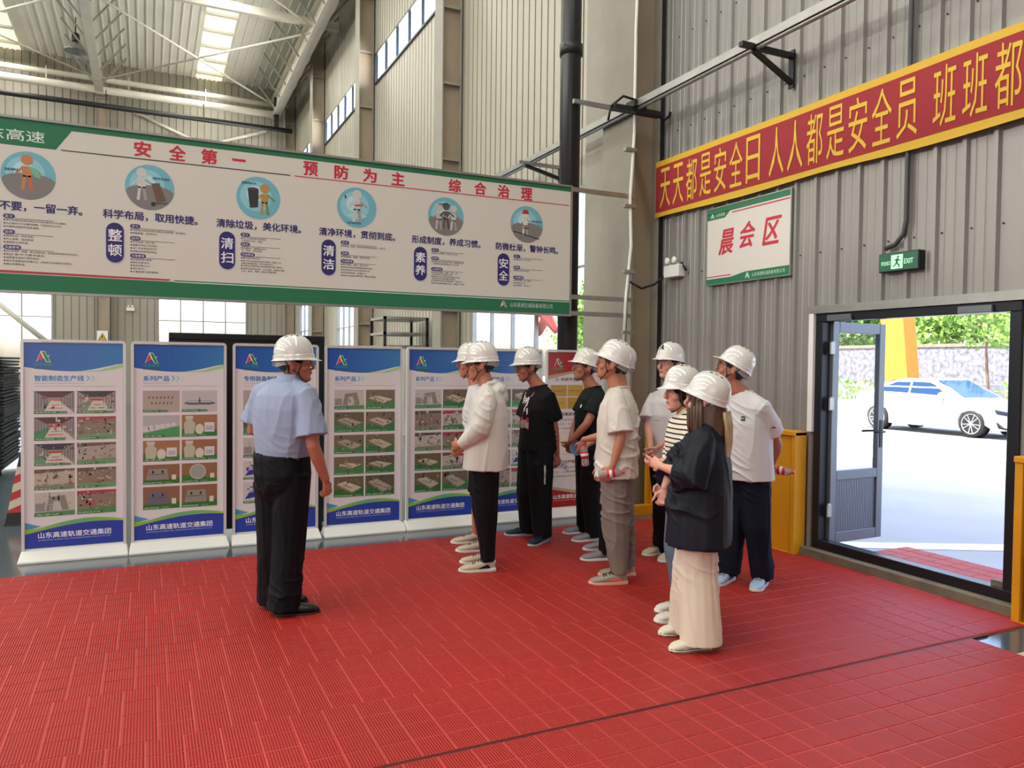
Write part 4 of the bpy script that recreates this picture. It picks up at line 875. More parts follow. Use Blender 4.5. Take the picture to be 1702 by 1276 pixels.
# white saloon car, side on, nose towards -Y (length axis = local x, nose at +x)
def car(x, y):
    e = empty('car', (x, y, 0), -PI / 2, label='white saloon car parked side-on in the yard outside the door', cat='car')
    Wb = mat('car_white', (.88, .88, .89), .25, 0, coat=.6); Gl = mat('car_glass', (.12, .22, .36), .08); Tr = mat('trim_black', (.05, .05, .06), .4); Ty = mat('tyre', (.05, .05, .055), .7); Al = mat('alloy', (.75, .76, .78), .25, .8)
    # side outline of the lower body with the two wheel arches
    def arch(cx, r=.37, z=.33): return [(cx + r * math.cos(a), z + r * math.sin(a)) for a in [PI - PI * i / 12 for i in range(13)]]
    rear, front = -1.43, 1.43 - .08
    top = [(-2.32, .42), (-2.36, .75), (-2.30, .98), (-2.0, 1.04), (-1.2, 1.03), (.55, .98), (1.0, .95), (1.7, .86), (2.15, .74), (2.33, .60), (2.36, .40), (2.28, .22)]
    bot = [(1.95, .20)] + list(reversed(arch(front))) + [(front - .37, .2), (rear + .37, .2)] + list(reversed(arch(rear))) + [(-2.2, .25)]
    out = top + bot
    b = B(); secs = []
    for yy, ins in ((-.90, .03), (-.84, 0), (.84, 0), (.90, .03)):
        secs.append([(p[0] * (1 - ins * .3), yy * (1 - .24 * (max(0, abs(p[0]) - 1.8) / .55) ** 2), p[1] - (.03 if ins and p[1] > .6 else 0)) for p in out])
    b.loft(secs); o = b.build('body', Wb, e); smooth_by_angle(o, .5)
    # greenhouse
    roofz = 1.43
    lo = [(-1.95, 1.02), (-1.2, 1.02), (.55, .97), (1.0, .95)]
    def sec(z, x0, x1, hw): return [(x0, -hw, z), (x1, -hw, z), (x1, hw, z), (x0, hw, z)]
    b = B(); b.loft([sec(.96, -1.95, 1.05, .80), sec(1.2, -1.55, .62, .72), sec(1.37, -1.05, .18, .64), sec(roofz, -.75, -.05, .55)]); o = b.build('cabin', Wb, e); smooth_by_angle(o, .5)
    for s in (-1, 1):
        yo = lambda z: s * (.815 - (z - .96) * .40)
        def pane(P, nm='side_window', m=Gl, t=.012):
            b = B(); A0 = [(p[0], yo(p[1]) , p[1]) for p in P]; A1 = [(p[0], yo(p[1]) - s * t, p[1]) for p in P]; b.loft([A0, A1]); b.build(nm, m, e)
        pane([(-1.52, 1.06), (-.55, 1.04), (-.55, 1.33), (-.98, 1.33), (-1.32, 1.2)]); pane([(-.49, 1.04), (.62, 1.0), (.2, 1.27), (.02, 1.335), (-.49, 1.345)])
        b = B(); b.ell((.55, s * .93, 1.03), (.09, .09, .065)); b.build('mirror', Wb, e, True)
        for xx in (-.52, .58): B().box(xx, s * .9 - .004, .3, xx + .008, s * .9 + .004, .95).build('door_seam', Tr, e)
        for xx in (-.85, .12): B().tube([(xx - .1, s * .915, .84), (xx + .1, s * .915, .84)], .013, 6).build('door_handle', Wb, e)
        b = B(); b.loft([[(1.93, s * .905, .72), (2.3, s * .765, .66), (2.31, s * .765, .56), (2.0, s * .905, .61)], [(1.93, s * .80, .70), (2.28, s * .66, .64), (2.29, s * .66, .56), (1.98, s * .80, .61)]]); b.build('headlight', mat('lamp_glass', (.14, .16, .20), .15), e)
        b = B(); b.prism([(2.0, .42), (2.12, .30), (2.25, .27), (2.2, .24), (2.05, .27)], lambda p: (p[0], s * (.93 - (p[0] - 2) * .45), p[1]), lambda p: (p[0], s * .70, p[1])); b.build('bumper_vent', Tr, e)
        for cx in (rear, front):
            wl = B(); wl.lathe([(.20, -.11), (.31, -.115), (.335, -.09), (.335, .09), (.31, .115), (.2, .11)], (cx, s * .80, .335), (0, 1, 0), 28); o = wl.build('tyre', Ty, e, True)
            rm = B(); rm.lathe([(.245, -.1), (.255, -.115), (.235, -.118), (.225, -.1)], (cx, s * .80, .335), (0, -s, 0) if s > 0 else (0, 1, 0), 28)
            for k_ in range(10):
                a = 2 * PI * k_ / 10 + (.09 if k_ % 2 else -.09); ya = s * .905
                rm.bar((cx + .04 * math.cos(a), ya, .335 + .04 * math.sin(a)), (cx + .235 * math.cos(a), ya, .335 + .235 * math.sin(a)), .022, .022, (0, 1, 0))
            rm.lathe([(.05, -.02), (.05, .015), (.03, .025)], (cx, s * .9, .335), (0, s, 0), 12)
            rm.build('rim', Al, rm and o and e, False)
            B().lathe([(.36, 0), (.36, .01)], (cx, s * .66, .335), (0, 1, 0), 20).build('wheel_well', Tr, e)
    b = B(); b.loft([[(1.02, -.73, .965), (1.02, .73, .965), (.22, .60, 1.375), (.22, -.60, 1.375)], [(1.04, -.73, .985), (1.04, .73, .985), (.24, .60, 1.395), (.24, -.60, 1.395)]]); b.build('windscreen', Gl, e)
    b = B(); b.loft([[(-1.93, -.72, 1.0), (-1.93, .72, 1.0), (-1.10, .6, 1.37), (-1.10, -.6, 1.37)], [(-1.95, -.72, 1.02), (-1.95, .72, 1.02), (-1.12, .6, 1.39), (-1.12, -.6, 1.39)]]); b.build('rear_window', Gl, e)
    for s in (-1, 1): B().prism([(0, .46), (0, .64), (.1, .70), (.36, .66), (.40, .52), (.3, .45)], lambda p: (2.395, s * (p[0] + .04), p[1]), lambda p: (2.25, s * (p[0] + .04), p[1])).build('grille', Tr, e)
    B().box(2.2, -.6, .26, 2.385, .6, .40).build('lower_grille', Tr, e); B().box(2.386, -.26, .36, 2.41, .26, .46).build('number_plate', mat('plate_blue', (.1, .2, .5), .4), e)
    e.scale = (.93, .93, .95); return e
car(17.55 + .85, 12.98)
# red festive ornament outside the gable window
e = empty('red_character', (XW + .10, 9.9, 2.35), label='red cut-out character fixed outside the lower gable window', cat='ornament')
for P in ([(-.5, .5), (-.1, .35), (.1, -.1)], [(.5, .55), (.1, .1), (-.45, -.5)], [(-.45, .1), (0, -.1), (.45, -.45)], [(0, .6), (.05, .2)]):
    b = B(); b.tube([(0, -p[0] * .55, p[1] * .55) for p in P], [.07, .09, .05][:len(P)], 6, round_ends=True); b.build('stroke', mat('festive_red', (.80, .12, .18), .5), e, True)
o = B().box(XW + .3, 8.5, 1.0, XW + .4, 8.75, 3.6).build('red_pillar_sign', mat('festive_red', (.8, .12, .18))); tag(o, 'narrow red upright panel outside, beside the black drain pipe', 'panel')

# ------------------------------------------------------------------ people
RZ = math.radians(-25.36)
def remeshed(name, b, voxel, parent, m, smooth=3, fold=0, fs=(10, 10, 1.7), seed=0, hard=None, sf=.5, fc=1.0):
    me = b.mesh(name + '_raw'); bm = bmesh.new(); bm.from_mesh(me); bmesh.ops.recalc_face_normals(bm, faces=bm.faces); bm.to_mesh(me); bm.free()
    o = bpy.data.objects.new('tmp', me); COL.objects.link(o)
    md = o.modifiers.new('r', 'REMESH'); md.mode = 'VOXEL'; md.voxel_size = voxel
    if smooth: ms = o.modifiers.new('s', 'SMOOTH'); ms.iterations = smooth; ms.factor = sf
    dg = bpy.context.evaluated_depsgraph_get(); out = bpy.data.meshes.new_from_object(o.evaluated_get(dg)); out.name = name
    bpy.data.objects.remove(o); bpy.data.meshes.remove(me)
    if fold:
        off = Vector((seed * 3.1, seed * 1.7, seed)); N = [v.normal.copy() for v in out.vertices]
        for v, n in zip(out.vertices, N):
            p = v.co
            q = Vector((p.x * fs[0], p.y * fs[1], p.z * fs[2])) + off
            a = max(0, 1 - abs(noise.noise(q)) * 3.0)
            q2 = Vector((p.x * 7 + p.z * 9, p.y * 7 - p.z * 8, p.z * 5)) + off * 1.3
            c = max(0, 1 - abs(noise.noise(q2)) * 4.0) * max(0, noise.noise(Vector((p.x * 3, p.y * 3, p.z * 2.5)) - off) * 2 + .35)
            v.co = p + n * fold * (a * a * .75 + c * c * 1.6 * fc - .4)
    out.shade_smooth(); out.materials.append(m)
    o = bpy.data.objects.new(name, out); COL.objects.link(o); o.parent = parent; return o
def V3(*a): return Vector(a)
def dirv(a): a = math.radians(a); return Vector((math.cos(a), math.sin(a), 0))
HEADLV = [(-.004, .066, .03, .018), (.004, .080, .018, .032), (.016, .087, 0, .043), (.034, .087, -.03, .052), (.055, .086, -.058, .059), (.08, .085, -.078, .065), (.10, .084, -.09, .069), (.118, .080, -.097, .072), (.133, .087, -.10, .074), (.155, .089, -.102, .076), (.18, .080, -.098, .074), (.202, .062, -.083, .062), (.218, .035, -.058, .043), (.228, .0, -.03, .016)]
def hring(z, yf, yb, w_, off=0, n=20, rng=None):
    P = []; yc = (yf + yb) / 2 * .35; 
    for j in range(n):
        a = 2 * PI * j / n; c, s = math.cos(a), math.sin(a)       # a=0 is +x side
        ry = (yf - yc) if s > 0 else (yc - yb); P.append(V3((w_ + off) * math.copysign(abs(c) ** .9, c), yc + (ry + off) * math.copysign(abs(s) ** .95, s), z))
    return P
_HM = {}
def helmet_meshes():
    if _HM: return _HM
    # shell: dome with a brim all round that grows into a peak at the front, and a raised crown ridge
    prof = [(1.0, 0), (1.0, .014), (.99, .030), (.95, .033), (.945, .052), (.905, .073), (.84, .094), (.745, .112), (.61, .128), (.44, .139), (.25, .146), (.07, .149)]
    def ringat(f, z, n=80, rx=.107, ryf=.125, ryb=.124):
        P = []
        for j in range(n):
            a = 2 * PI * j / n; c, s = math.cos(a), math.sin(a); zz = z
            x = rx * f * c; y = (ryf if s > 0 else ryb) * f * s
            if z > .04: 
                r = (1 / (1 + math.exp((abs(x) - .020) / .0022))) * .0055 * min(1, (z - .04) / .04) + (1 / (1 + math.exp((abs(abs(x) - .046) - .007) / .002))) * .0035 * min(1, (z - .04) / .04)
                zz = z + r; 
            P.append((x, y, zz))
        return P
    b = B(); rings = [ringat(f, z) for f, z in prof]
    def brim(extra, dz):
        P = []
        for j in range(80):
            a = 2 * PI * j / 80; c, s = math.cos(a), math.sin(a); front = max(0, s) ** 3
            e_ = extra * (.009 + .034 * front); L = math.hypot(.107 * c, (.125 if s > 0 else .124) * s)
            k = (L + e_) / L; P.append((.107 * c * k, (.125 if s > 0 else .124) * s * k, dz - front * .012 * extra))
        return P
    inner = [[(p[0] * .96, p[1] * .96, p[2] - .003) for p in r] for r in rings[::-1]]
    b.loft([brim(0, .006), brim(1, .002)][::-1] [:0] + [[(p[0] * .96, p[1] * .96, p[2] - .002) for p in ringat(1, 0)], brim(1, -.004), brim(1, .0), brim(.05, .008)] + rings[1:], cap=True)
    _HM['shell'] = b.mesh('helmet_shell')
    bm = bmesh.new(); bm.from_mesh(_HM['shell']); 
    # open the underside so the hollow shell shows
    low = [f for f in bm.faces if len(f.verts) > 8 and f.calc_center_median().z < .02]; bmesh.ops.delete(bm, geom=low, context='FACES')
    bmesh.ops.recalc_face_normals(bm, faces=bm.faces); bm.to_mesh(_HM['shell']); bm.free(); _HM['shell'].shade_smooth(); _HM['shell'].set_sharp_from_angle(angle=.9)
    _HM['shell'].materials.append(mat('helmet_white', (.82, .81, .79), .16, coat=.6))
    b = B()
    for s in (-1, 1):
        for k_ in range(3): y = -.045 + k_ * .03; b.box(s * .031 - .003, y + .003, .140 - abs(y) * .13, s * .031 + .003, y + .019, .1500 - abs(y) * .13)
    _HM['vent'] = b.mesh('vent'); _HM['vent'].materials.append(mat('vent_dark', (.12, .12, .12), .6))
    # suspension band round the back with an adjusting knob
    b = B(); A0, A1 = math.radians(185), math.radians(355); rr = []
    for i in range(19):
        a = A0 + (A1 - A0) * i / 18; rx, ry = .092, .108; c, s = math.cos(a), math.sin(a); k = 1 - abs(math.cos(a)) ** 3 * .5
        zt, zb = .004, -.012 - .028 * k
        rr.append([(rx * c, ry * s, zt), (rx * c * 1.05, ry * s * 1.05, zt), (rx * c * 1.03, ry * s * 1.03, zb), (rx * c * .98, ry * s * .98, zb)])
    b.loft(rr); b.box(-.02, -.125, -.036, .02, -.11, -.014); _HM['band'] = b.mesh('harness_band'); bm = bmesh.new(); bm.from_mesh(_HM['band']); bmesh.ops.recalc_face_normals(bm, faces=bm.faces); bm.to_mesh(_HM['band']); bm.free()
    _HM['band'].materials.append(mat('harness_grey', (.62, .62, .63), .5))
    return _HM
SKIN = {'a': mat('skin_tan', (.66, .42, .33), .5, sss=.06), 'b': mat('skin_light', (.80, .58, .50), .5, sss=.06), 'c': mat('skin_mid', (.70, .46, .36), .5, sss=.06)}
M_hair = mat('hair_black', (.055, .045, .045), .45, 0, 60, .4); M_hairb = mat('hair_brown', (.32, .23, .17), .4, 0, 50, .35, stretch=(1, 1, .1)); M_hairg = mat('hair_gold', (.66, .54, .38), .4, 0, 50, .3, stretch=(1, 1, .1))
M_strap = mat('strap_brown', (.13, .07, .06), .6); M_eye = mat('eye_white', (.8, .78, .75), .3); M_iris = mat('iris_dark', (.06, .04, .03), .2); M_lip = mat('lip', (.58, .32, .29), .5)

def hand(b, wpos, d, nrm, side, curl=.5, k=1.0, spread=1.0):
    """palm + four fingers + thumb; d along the hand, nrm the way the palm faces, side towards the thumb"""
    d = Vector(d).normalized(); nrm = Vector(nrm); nrm = (nrm - nrm.dot(d) * d).normalized(); s = d.cross(nrm); 
    if s.dot(Vector(side)) < 0: s = -s
    w0 = Vector(wpos)
    b.tube([w0 - d * .02, w0 + d * .012 * k, w0 + d * .05 * k, w0 + d * .088 * k], [(.024 * k, .018 * k), (.028 * k, .016 * k), (.038 * k, .016 * k), (.037 * k, .013 * k)], 12, lat=s, round_ends=True)
    for i, (o, L) in enumerate(((.029, .070), (.010, .079), (-.010, .074), (-.029, .058))):
        p = w0 + d * (.084 - abs(i - 1.3) * .003) * k + s * o * k * spread; pts = [p - d * .015]; pts.append(p); a = 0
        for q, fr in enumerate((.45, .32, .23)):
            a += curl * (.9, 1.25, .8)[q]; p = p + (d * math.cos(a) + nrm * math.sin(a)) * L * fr * k; pts.append(p)
        b.tube(pts, [.009 * k, .0092 * k, .0088 * k, .008 * k, .0068 * k], 8, round_ends=True)
    p = w0 + d * .022 * k + s * .022 * k; t1 = (d * .62 + s * .62 + nrm * .35).normalized(); t2 = (d * .85 + s * .15 + nrm * (.35 + curl * .35)).normalized()
    b.tube([p, p + t1 * .038 * k, p + t1 * .038 * k + t2 * .030 * k, p + t1 * .038 * k + t2 * .054 * k], [.0135 * k, .0115 * k, .010 * k, .008 * k], 8, round_ends=True)

def shoe(parent, heel, toe, up_m, sole_m, lace_m=None, L=.285, style='sneaker', acc=None):
    h = Vector((heel[0], heel[1], .012)); t = Vector((toe[0], toe[1], .012)); y = (t - h).normalized(); x = Vector((y.y, -y.x, 0)); M = Matrix((x, y, Vector((0, 0, 1)))).transposed().to_4x4(); M.translation = h
    f = L / .285; T_ = lambda p: M @ Vector((p[0] * (.9 + .1 * f), p[1] * f, p[2])); e = None
    def ring(yy, wl, wr, z0, z1, n=14, pw=2.6):
        P = []
        for j in range(n):
            a = 2 * PI * j / n; c, s_ = math.cos(a), math.sin(a); c = math.copysign(abs(c) ** (2 / pw), c); s_ = math.copysign(abs(s_) ** (2 / pw), s_)
            P.append(T_(((wr if c > 0 else wl) * c, yy, (z0 + z1) / 2 + (z1 - z0) / 2 * s_)))
        return P
    th = .030 if style != 'dress' else .018
    if style == 'canvas': th = .034
    b = B(); secs = [(0.004, .022, .022, th * .6, .060), (.02, .033, .033, th * .5, .085), (.055, .038, .038, th * .5, .097), (.09, .039, .039, th * .5, .093), (.125, .041, .042, th * .5, .082), (.16, .044, .046, th * .5, .070), (.20, .047, .049, th * .5, .060), (.235, .045, .045, th * .5, .054), (.262, .035, .034, th * .5, .046), (.277, .018, .017, th * .6, .036)]
    b.loft([ring(*s_) for s_ in secs]); up_o = b.build('shoe', up_m, parent, smooth=True); 
    b = B(); so = [(-.004, .024, .024, 0, th), (.014, .038, .038, 0, th * 1.25), (.06, .041, .041, 0, th * 1.15), (.11, .040, .041, 0, th), (.16, .046, .048, 0, th), (.21, .050, .052, 0, th * .95), (.25, .043, .043, .003, th * .95), (.275, .029, .028, .006, th), (.287, .012, .012, .010, th * .9)]
    b.loft([ring(*s_, n=16, pw=4) for s_ in so]); b.build('sole', sole_m, up_o, smooth=False); smooth_by_angle(b and COL.objects[-1], .7)
    if lace_m:
        b = B()
        for q in range(4):
            yy = .115 + q * .021; zz = .083 - q * .0055
            b.tube([T_((-.024, yy, zz - .004)), T_((0, yy + .006 * (-1) ** q, zz + .009)), T_((.024, yy, zz - .004))], .0035, 5)
        b.tube([T_((0, .10, .097)), T_((.025, .105, .100)), T_((.034, .118, .085))], .003, 5); b.tube([T_((0, .10, .097)), T_((-.025, .105, .100)), T_((-.034, .118, .085))], .003, 5)
        b.build('laces', lace_m, up_o, True)
    if acc:
        for sx in (-1, 1):
            b = B()
            if style == 'canvas':
                for zz in (.012, .026): b.tube([T_((sx * (.039 + .0015), .02, zz)), T_((sx * .0425, .09, zz)), T_((sx * .0445, .14, zz)), T_((sx * .0505, .2, zz)), T_((sx * .045, .245, zz)), T_((sx * .02, .284, zz))], .002, 5)
            else: b.loft([[T_((sx * .042, .045, .035)), T_((sx * .0425, .06, .062)), T_((sx * .041, .075, .06)), T_((sx * .044, .14, .034))], [T_((sx * .038, .045, .035)), T_((sx * .038, .06, .062)), T_((sx * .037, .075, .06)), T_((sx * .038, .14, .034))]])
            b.build('side_stripe', acc, up_o)
    return up_o

def project_decal(parent, target, c, nrm, up, art, m=None, name='print'):
    """wrap a small flat print onto the cloth it is printed on"""
    bv = BVHTree.FromPolygons([v.co for v in target.data.vertices], [tuple(p.vertices) for p in target.data.polygons])
    nrm = Vector(nrm).normalized(); up = Vector(up); up = (up - up.dot(nrm) * nrm).normalized(); rt = up.cross(nrm); c = Vector(c)
    def f(x, y, l):
        o = c + rt * x + up * y + nrm * .3; hit = bv.ray_cast(o, -nrm)
        return (hit[0] + nrm * (.0035 + l)) if hit[0] is not None else c + rt * x + up * y
    return art.build(name, parent, f, m or M_ink, .0007)

def person(spec, label, skin='a', shirt=None, pants=None, shoes=None, hat_tilt=0, head_pitch=0, head_roll=0, glasses=False, girl=None, hk=1.0, shade=1.0, seed=1, voxel=.0052):
    p = {k_: (Vector(v) if isinstance(v, tuple) and len(v) == 3 else v) for k_, v in spec.items()}
    root = empty('person', (p['at'][0], p['at'][1], .0), RZ, label=label, cat='person')
    F = dirv(p['yaw']); Lf = dirv(p['yaw'] + 90); sk = SKIN[skin]
    neck = p['neck']; shc = p['sh']; pel = p['pel'].copy(); pel.z = p.get('pelz', .90)
    sw = p.get('sw', .172)
    sh = {'L': p.get('shL', shc + Lf * sw), 'R': p.get('shR', shc - Lf * sw)}
    hip = {'L': pel + Lf * .085, 'R': pel - Lf * .085}
    out = {}
    # feet
    ank = {}; feet = {}
    for s in 'LR':
        h, t = Vector((*p['f' + s][0], 0)), Vector((*p['f' + s][1], 0)); d = (t - h).normalized(); LS = p.get('shoelen', .285)
        mid = h + (t - h) * .5; h2 = h if (t - h).length > LS * .8 else h; feet[s] = (h2, h2 + d * LS); ank[s] = h2 + d * .058 + V3(0, 0, .105)
    # ---- body: one continuous surface
    b = B()
    hd = p['head']; HF = dirv(p['hyaw'])
    Mh = Matrix.Rotation(math.radians(p['hyaw'] - 90), 4, 'Z') @ Matrix.Rotation(math.radians(head_pitch), 4, 'X') @ Matrix.Rotation(math.radians(head_roll), 4, 'Y')
    Mh.translation = hd - V3(0, 0, .010); Mh = Mh @ Matrix.Scale(hk * 1.10, 4) @ Matrix.Translation((0, 0, -.105))
    H = lambda x, y, z: Mh @ V3(x, y, z)
    b.loft([[Mh @ q for q in hring(*l)] for l in HEADLV])
    b.tube([H(0, .083, .128), H(0, .092, .112), H(0, .104, .092), H(0, .107, .083), H(0, .093, .073)], [(.007, .008), (.0085, .010), (.012, .012), (.0155, .010), (.008, .006)], 8, lat=Mh.to_3x3() @ V3(1, 0, 0), round_ends=True)
    b.ell(H(0, .085, .056), (.022, .011, .006), Mh.to_3x3()); b.ell(H(0, .083, .046), (.019, .011, .006), Mh.to_3x3()); b.ell(H(0, .079, .018), (.022, .013, .014), Mh.to_3x3())
    b.ell(H(0, .08, .136), (.052, .014, .009), Mh.to_3x3())
    for s in (-1, 1):
        b.ell(H(s * .040, .055, .082), (.024, .026, .026), Mh.to_3x3())
        R_ = Mh.to_3x3() @ Matrix.Rotation(s * .35, 3, 'Z') @ Matrix.Rotation(-.15, 3, 'X'); b.ell(H(s * .078, -.010, .097), (.009, .018, .032), R_); b.ell(H(s * .086, -.018, .108), (.007, .015, .019), R_)
    nb = neck - V3(0, 0, .03)
    b.tube([nb, (nb * .5 + H(0, -.012, .01) * .5), H(0, -.010, .045)], [(.070, .066), (.059, .058), (.049, .052)], 14, lat=Lf, round_ends=True)
    tor = [pel + V3(0, 0, -.02), pel + V3(0, 0, .12), (pel + shc) / 2 + V3(0, 0, .08), shc - V3(0, 0, .05), shc + V3(0, 0, .01), nb]
    b.tube(tor, [(.13, .085), (.12, .085), (.13, .09), (.14, .085), (.11, .065), (.055, .05)], 16, lat=Lf, round_ends=True)
    th = p.get('armk', 1.0)
    for s in 'LR':
        el, wr, ti = p['el' + s], p['wr' + s], p['ti' + s]; a = sh[s]
        b.tube([shc * .6 + a * .4, a, a.lerp(el, .5), el, el.lerp(wr, .3), el.lerp(wr, .7), wr], [.045, .048 * th, .043 * th, .036 * th, .037 * th, .029 * th, (.026 * th, .021 * th)], 12, round_ends=True)
        hd_ = p.get('hand' + s, {}); dd = ti - wr
        nrm = hd_.get('n', (HF * .1 - (Lf if s == 'L' else -Lf))); side = hd_.get('s', F)
        hand(b, wr + dd.normalized() * .01, dd, nrm, side, hd_.get('curl', .45), hd_.get('k', .98))
        kn = p['kn' + s]; b.tube([hip[s], hip[s].lerp(kn, .5), kn, kn.lerp(ank[s], .4), ank[s], ank[s] - V3(0, 0, .045)], [.07, .062, .048, .05, .034, .034], 12, round_ends=True)
        fh, ft = feet[s]; b.tube([ank[s] - V3(0, 0, .05), fh.lerp(ft, .55) + V3(0, 0, .05)], [.03, (.03, .016)], 8, round_ends=True)
    root_body = remeshed('body', b, voxel, root, sk, smooth=2)
    # eyes, brows
    e = B(); ir = B(); br = B()
    for s in (-1, 1):
        e.ell(H(s * .031, .0745, .1175), (.0135, .009, .0058), Mh.to_3x3(), 10, 6); ir.ell(H(s * .031, .0805, .1175), (.005, .0042, .0052), Mh.to_3x3(), 8, 6)
        br.tube([H(s * .014, .0955, .134), H(s * .03, .0965, .139), H(s * .050, .082, .134)], [(.004, .003)] * 3, 6)
    eo = e.build('eyes', M_eye, root, True); ir.build('irises', M_iris, eo, True); br.build('eyebrows', M_hair, root, True)
    b = B(); b.ell(H(0, .0935, .0515), (.019, .0045, .0042), Mh.to_3x3(), 10, 6); b.build('lips', M_lip, root, True)
    # hair cap
    hm = M_hair if girl != 'long' else M_hairb
    b = B(); nA = 44
    def hsurf(a, z, off):
        lv = HEADLV; i = max(j for j in range(len(lv)) if lv[j][0] <= z or j == 0); i = min(i, len(lv) - 2); t_ = (z - lv[i][0]) / (lv[i + 1][0] - lv[i][0]); t_ = max(0, min(1, t_))
        z_, yf, yb, w_ = [lv[i][q] * (1 - t_) + lv[i + 1][q] * t_ for q in range(4)]; yc = (yf + yb) / 2 * .35; c, s_ = math.sin(a), math.cos(a); ry = (yf - yc) if s_ > 0 else (yc - yb)
        return V3((w_ + off) * c, yc + (ry + off) * s_, z)
    rows = []
    for q in range(7):
        r = []
        for j in range(nA):
            a = -PI + 2 * PI * j / nA; d_ = abs(math.degrees(a))
            zl = .158 if d_ < 48 else (.158 - (d_ - 48) / 22 * .06 if d_ < 70 else (.098 + (d_ - 70) / 10 * .03 if d_ < 80 else (.130 if d_ < 100 else (.130 - (d_ - 100) / 25 * .082 if d_ < 125 else .048))))
            if girl: zl = .15 if d_ < 55 else (.15 - (d_ - 55) / 25 * .10 if d_ < 80 else .03)
            z = zl + (.215 - zl) * q / 6; r.append(H(*hsurf(a, z, .009 + (.003 if q else 0) + .001 * math.sin(j * 2.3))))
        rows.append(r)
    b.loft([[(Vector(x_) * 1) for x_ in rows[0]]] + rows, cap=True); b.build('hair', hm, root, True)
    # helmet
    HMs = helmet_meshes(); R_ = Matrix.Rotation(math.radians(hat_tilt), 4, 'X')
    ho = link('safety_helmet', HMs['shell'], None, root); Mt_ = Mh @ Matrix.Translation((0, -.006, .129)) @ R_ @ Matrix.Scale(.945, 4)
    ho.matrix_local = Mt_; link('vents', HMs['vent'], None, ho); link('harness_band', HMs['band'], None, ho)
    Hh = lambda x, y, z: Mt_ @ V3(x, y, z)
    st = B()
    for s in (-1, 1):
        st.tube([Hh(s * .094, .045, .0), H(s * .080, .036, .095), H(s * .076, .018, .052)], .0035, 6); st.tube([Hh(s * .094, -.05, .0), H(s * .083, -.03, .085), H(s * .076, .018, .052)], .0035, 6)
        st.tube([H(s * .076, .018, .052), H(s * .060, .036, .022), H(s * .036, .055, .0), H(0, .062, -.010)], .004, 6)
        st.box(-.008, -.005, -.008, .008, .005, .008, Matrix.Translation(H(s * .078, .018, .052)))
    st.build('chin_strap', M_strap, root, True)
    if glasses:
        g = B(); ln = B()
        for s in (-1, 1):
            ring = [H(s * .033 + .022 * math.cos(2 * PI * q / 14), .099, .112 + .017 * math.sin(2 * PI * q / 14)) for q in range(15)]
            g.tube(ring, .0014, 5); g.tube([H(s * .055, .098, .118), H(s * .076, .06, .118), H(s * .083, -.005, .112)], .0016, 5); ln.v += [tuple(q) for q in ring[:-1]]; ln.f.append(tuple(range(len(ln.v) - 14, len(ln.v))))
        g.tube([H(-.011, .1, .116), H(0, .104, .119), H(.011, .1, .116)], .0014, 5)
        go = g.build('glasses', M_dark if glasses != 'clear' else mat('clear_frame', (.6, .55, .5), .3), root, True); ln.build('lens', M_lens, go, fix=False)
    # ---- upper garment
    S_ = dict(hem=.83, w=(.205, .195, .195, .20, .185, .125, .07), d=(.145, .135, .135, .14, .118, .088, .066), m=None, sl=.62, sr=(.078, .072, .076), fold=.006, shrink=1, pw=2.5, off=0)
    S_.update(shirt); b = B(); hz = S_['hem']; ts = (0, .2, .42, .64, .81, .93, 1.0)
    pc = pel.copy(); pc.z = hz; top = neck - V3(0, 0, .012)
    rings = []; P = []; Rr = []
    for i, t_ in enumerate(ts):
        z = hz + (top.z - hz) * t_; 
        if z <= shc.z: q = pc.lerp(shc, (z - hz) / max(.01, shc.z - hz))
        else: q = shc.lerp(top, (z - shc.z) / max(.01, top.z - shc.z))
        P.append(V3(q.x, q.y, z) + F * S_.get('fo', (0,) * 7)[i]); Rr.append((S_['w'][i], S_['d'][i]))
    n = 28
    for q, (rw, rd) in zip(P, Rr):
        ring = []
        for j in range(n):
            a = 2 * PI * j / n; c, s2 = math.cos(a), math.sin(a); pw = S_['pw']; c = math.copysign(abs(c) ** (2 / pw), c); s2 = math.copysign(abs(s2) ** (2 / pw), s2); ring.append(q + Lf * c * rw + F * s2 * rd)
        rings.append(ring)
    b.loft(rings); sr = S_['sr']; slp = {}
    for s in 'LR':
        a, el, wr = sh[s], p['el' + s], p['wr' + s]; sl = S_['sl'] if not isinstance(S_['sl'], dict) else S_['sl'][s]
        b.tube([top - V3(0, 0, .035), top.lerp(a, .5) - V3(0, 0, .008), a - V3(0, 0, .012)], [.056, .056, sr[0] * .82], 14, round_ends=True)
        pts = [shc.lerp(a, .5) - V3(0, 0, .03), a - V3(0, 0, .012), a.lerp(el, .5)]; rr = [sr[0] * .85, sr[0] * .92, (sr[0] + sr[1]) / 2]
        if sl <= 1: end = a.lerp(el, max(sl, .55)); pts = [shc.lerp(a, .5) - V3(0, 0, .03), a - V3(0, 0, .012), a.lerp(end, .5), end]; rr = [sr[0] * .8, sr[0] * .9, sr[1] * .97, sr[2]]; slp[s] = end
        else: pts += [el, el.lerp(wr, .4), el.lerp(wr, min(1, sl - 1))]; rr += [sr[1], sr[1] * .9, sr[2]]
        b.tube(pts, rr, 16)
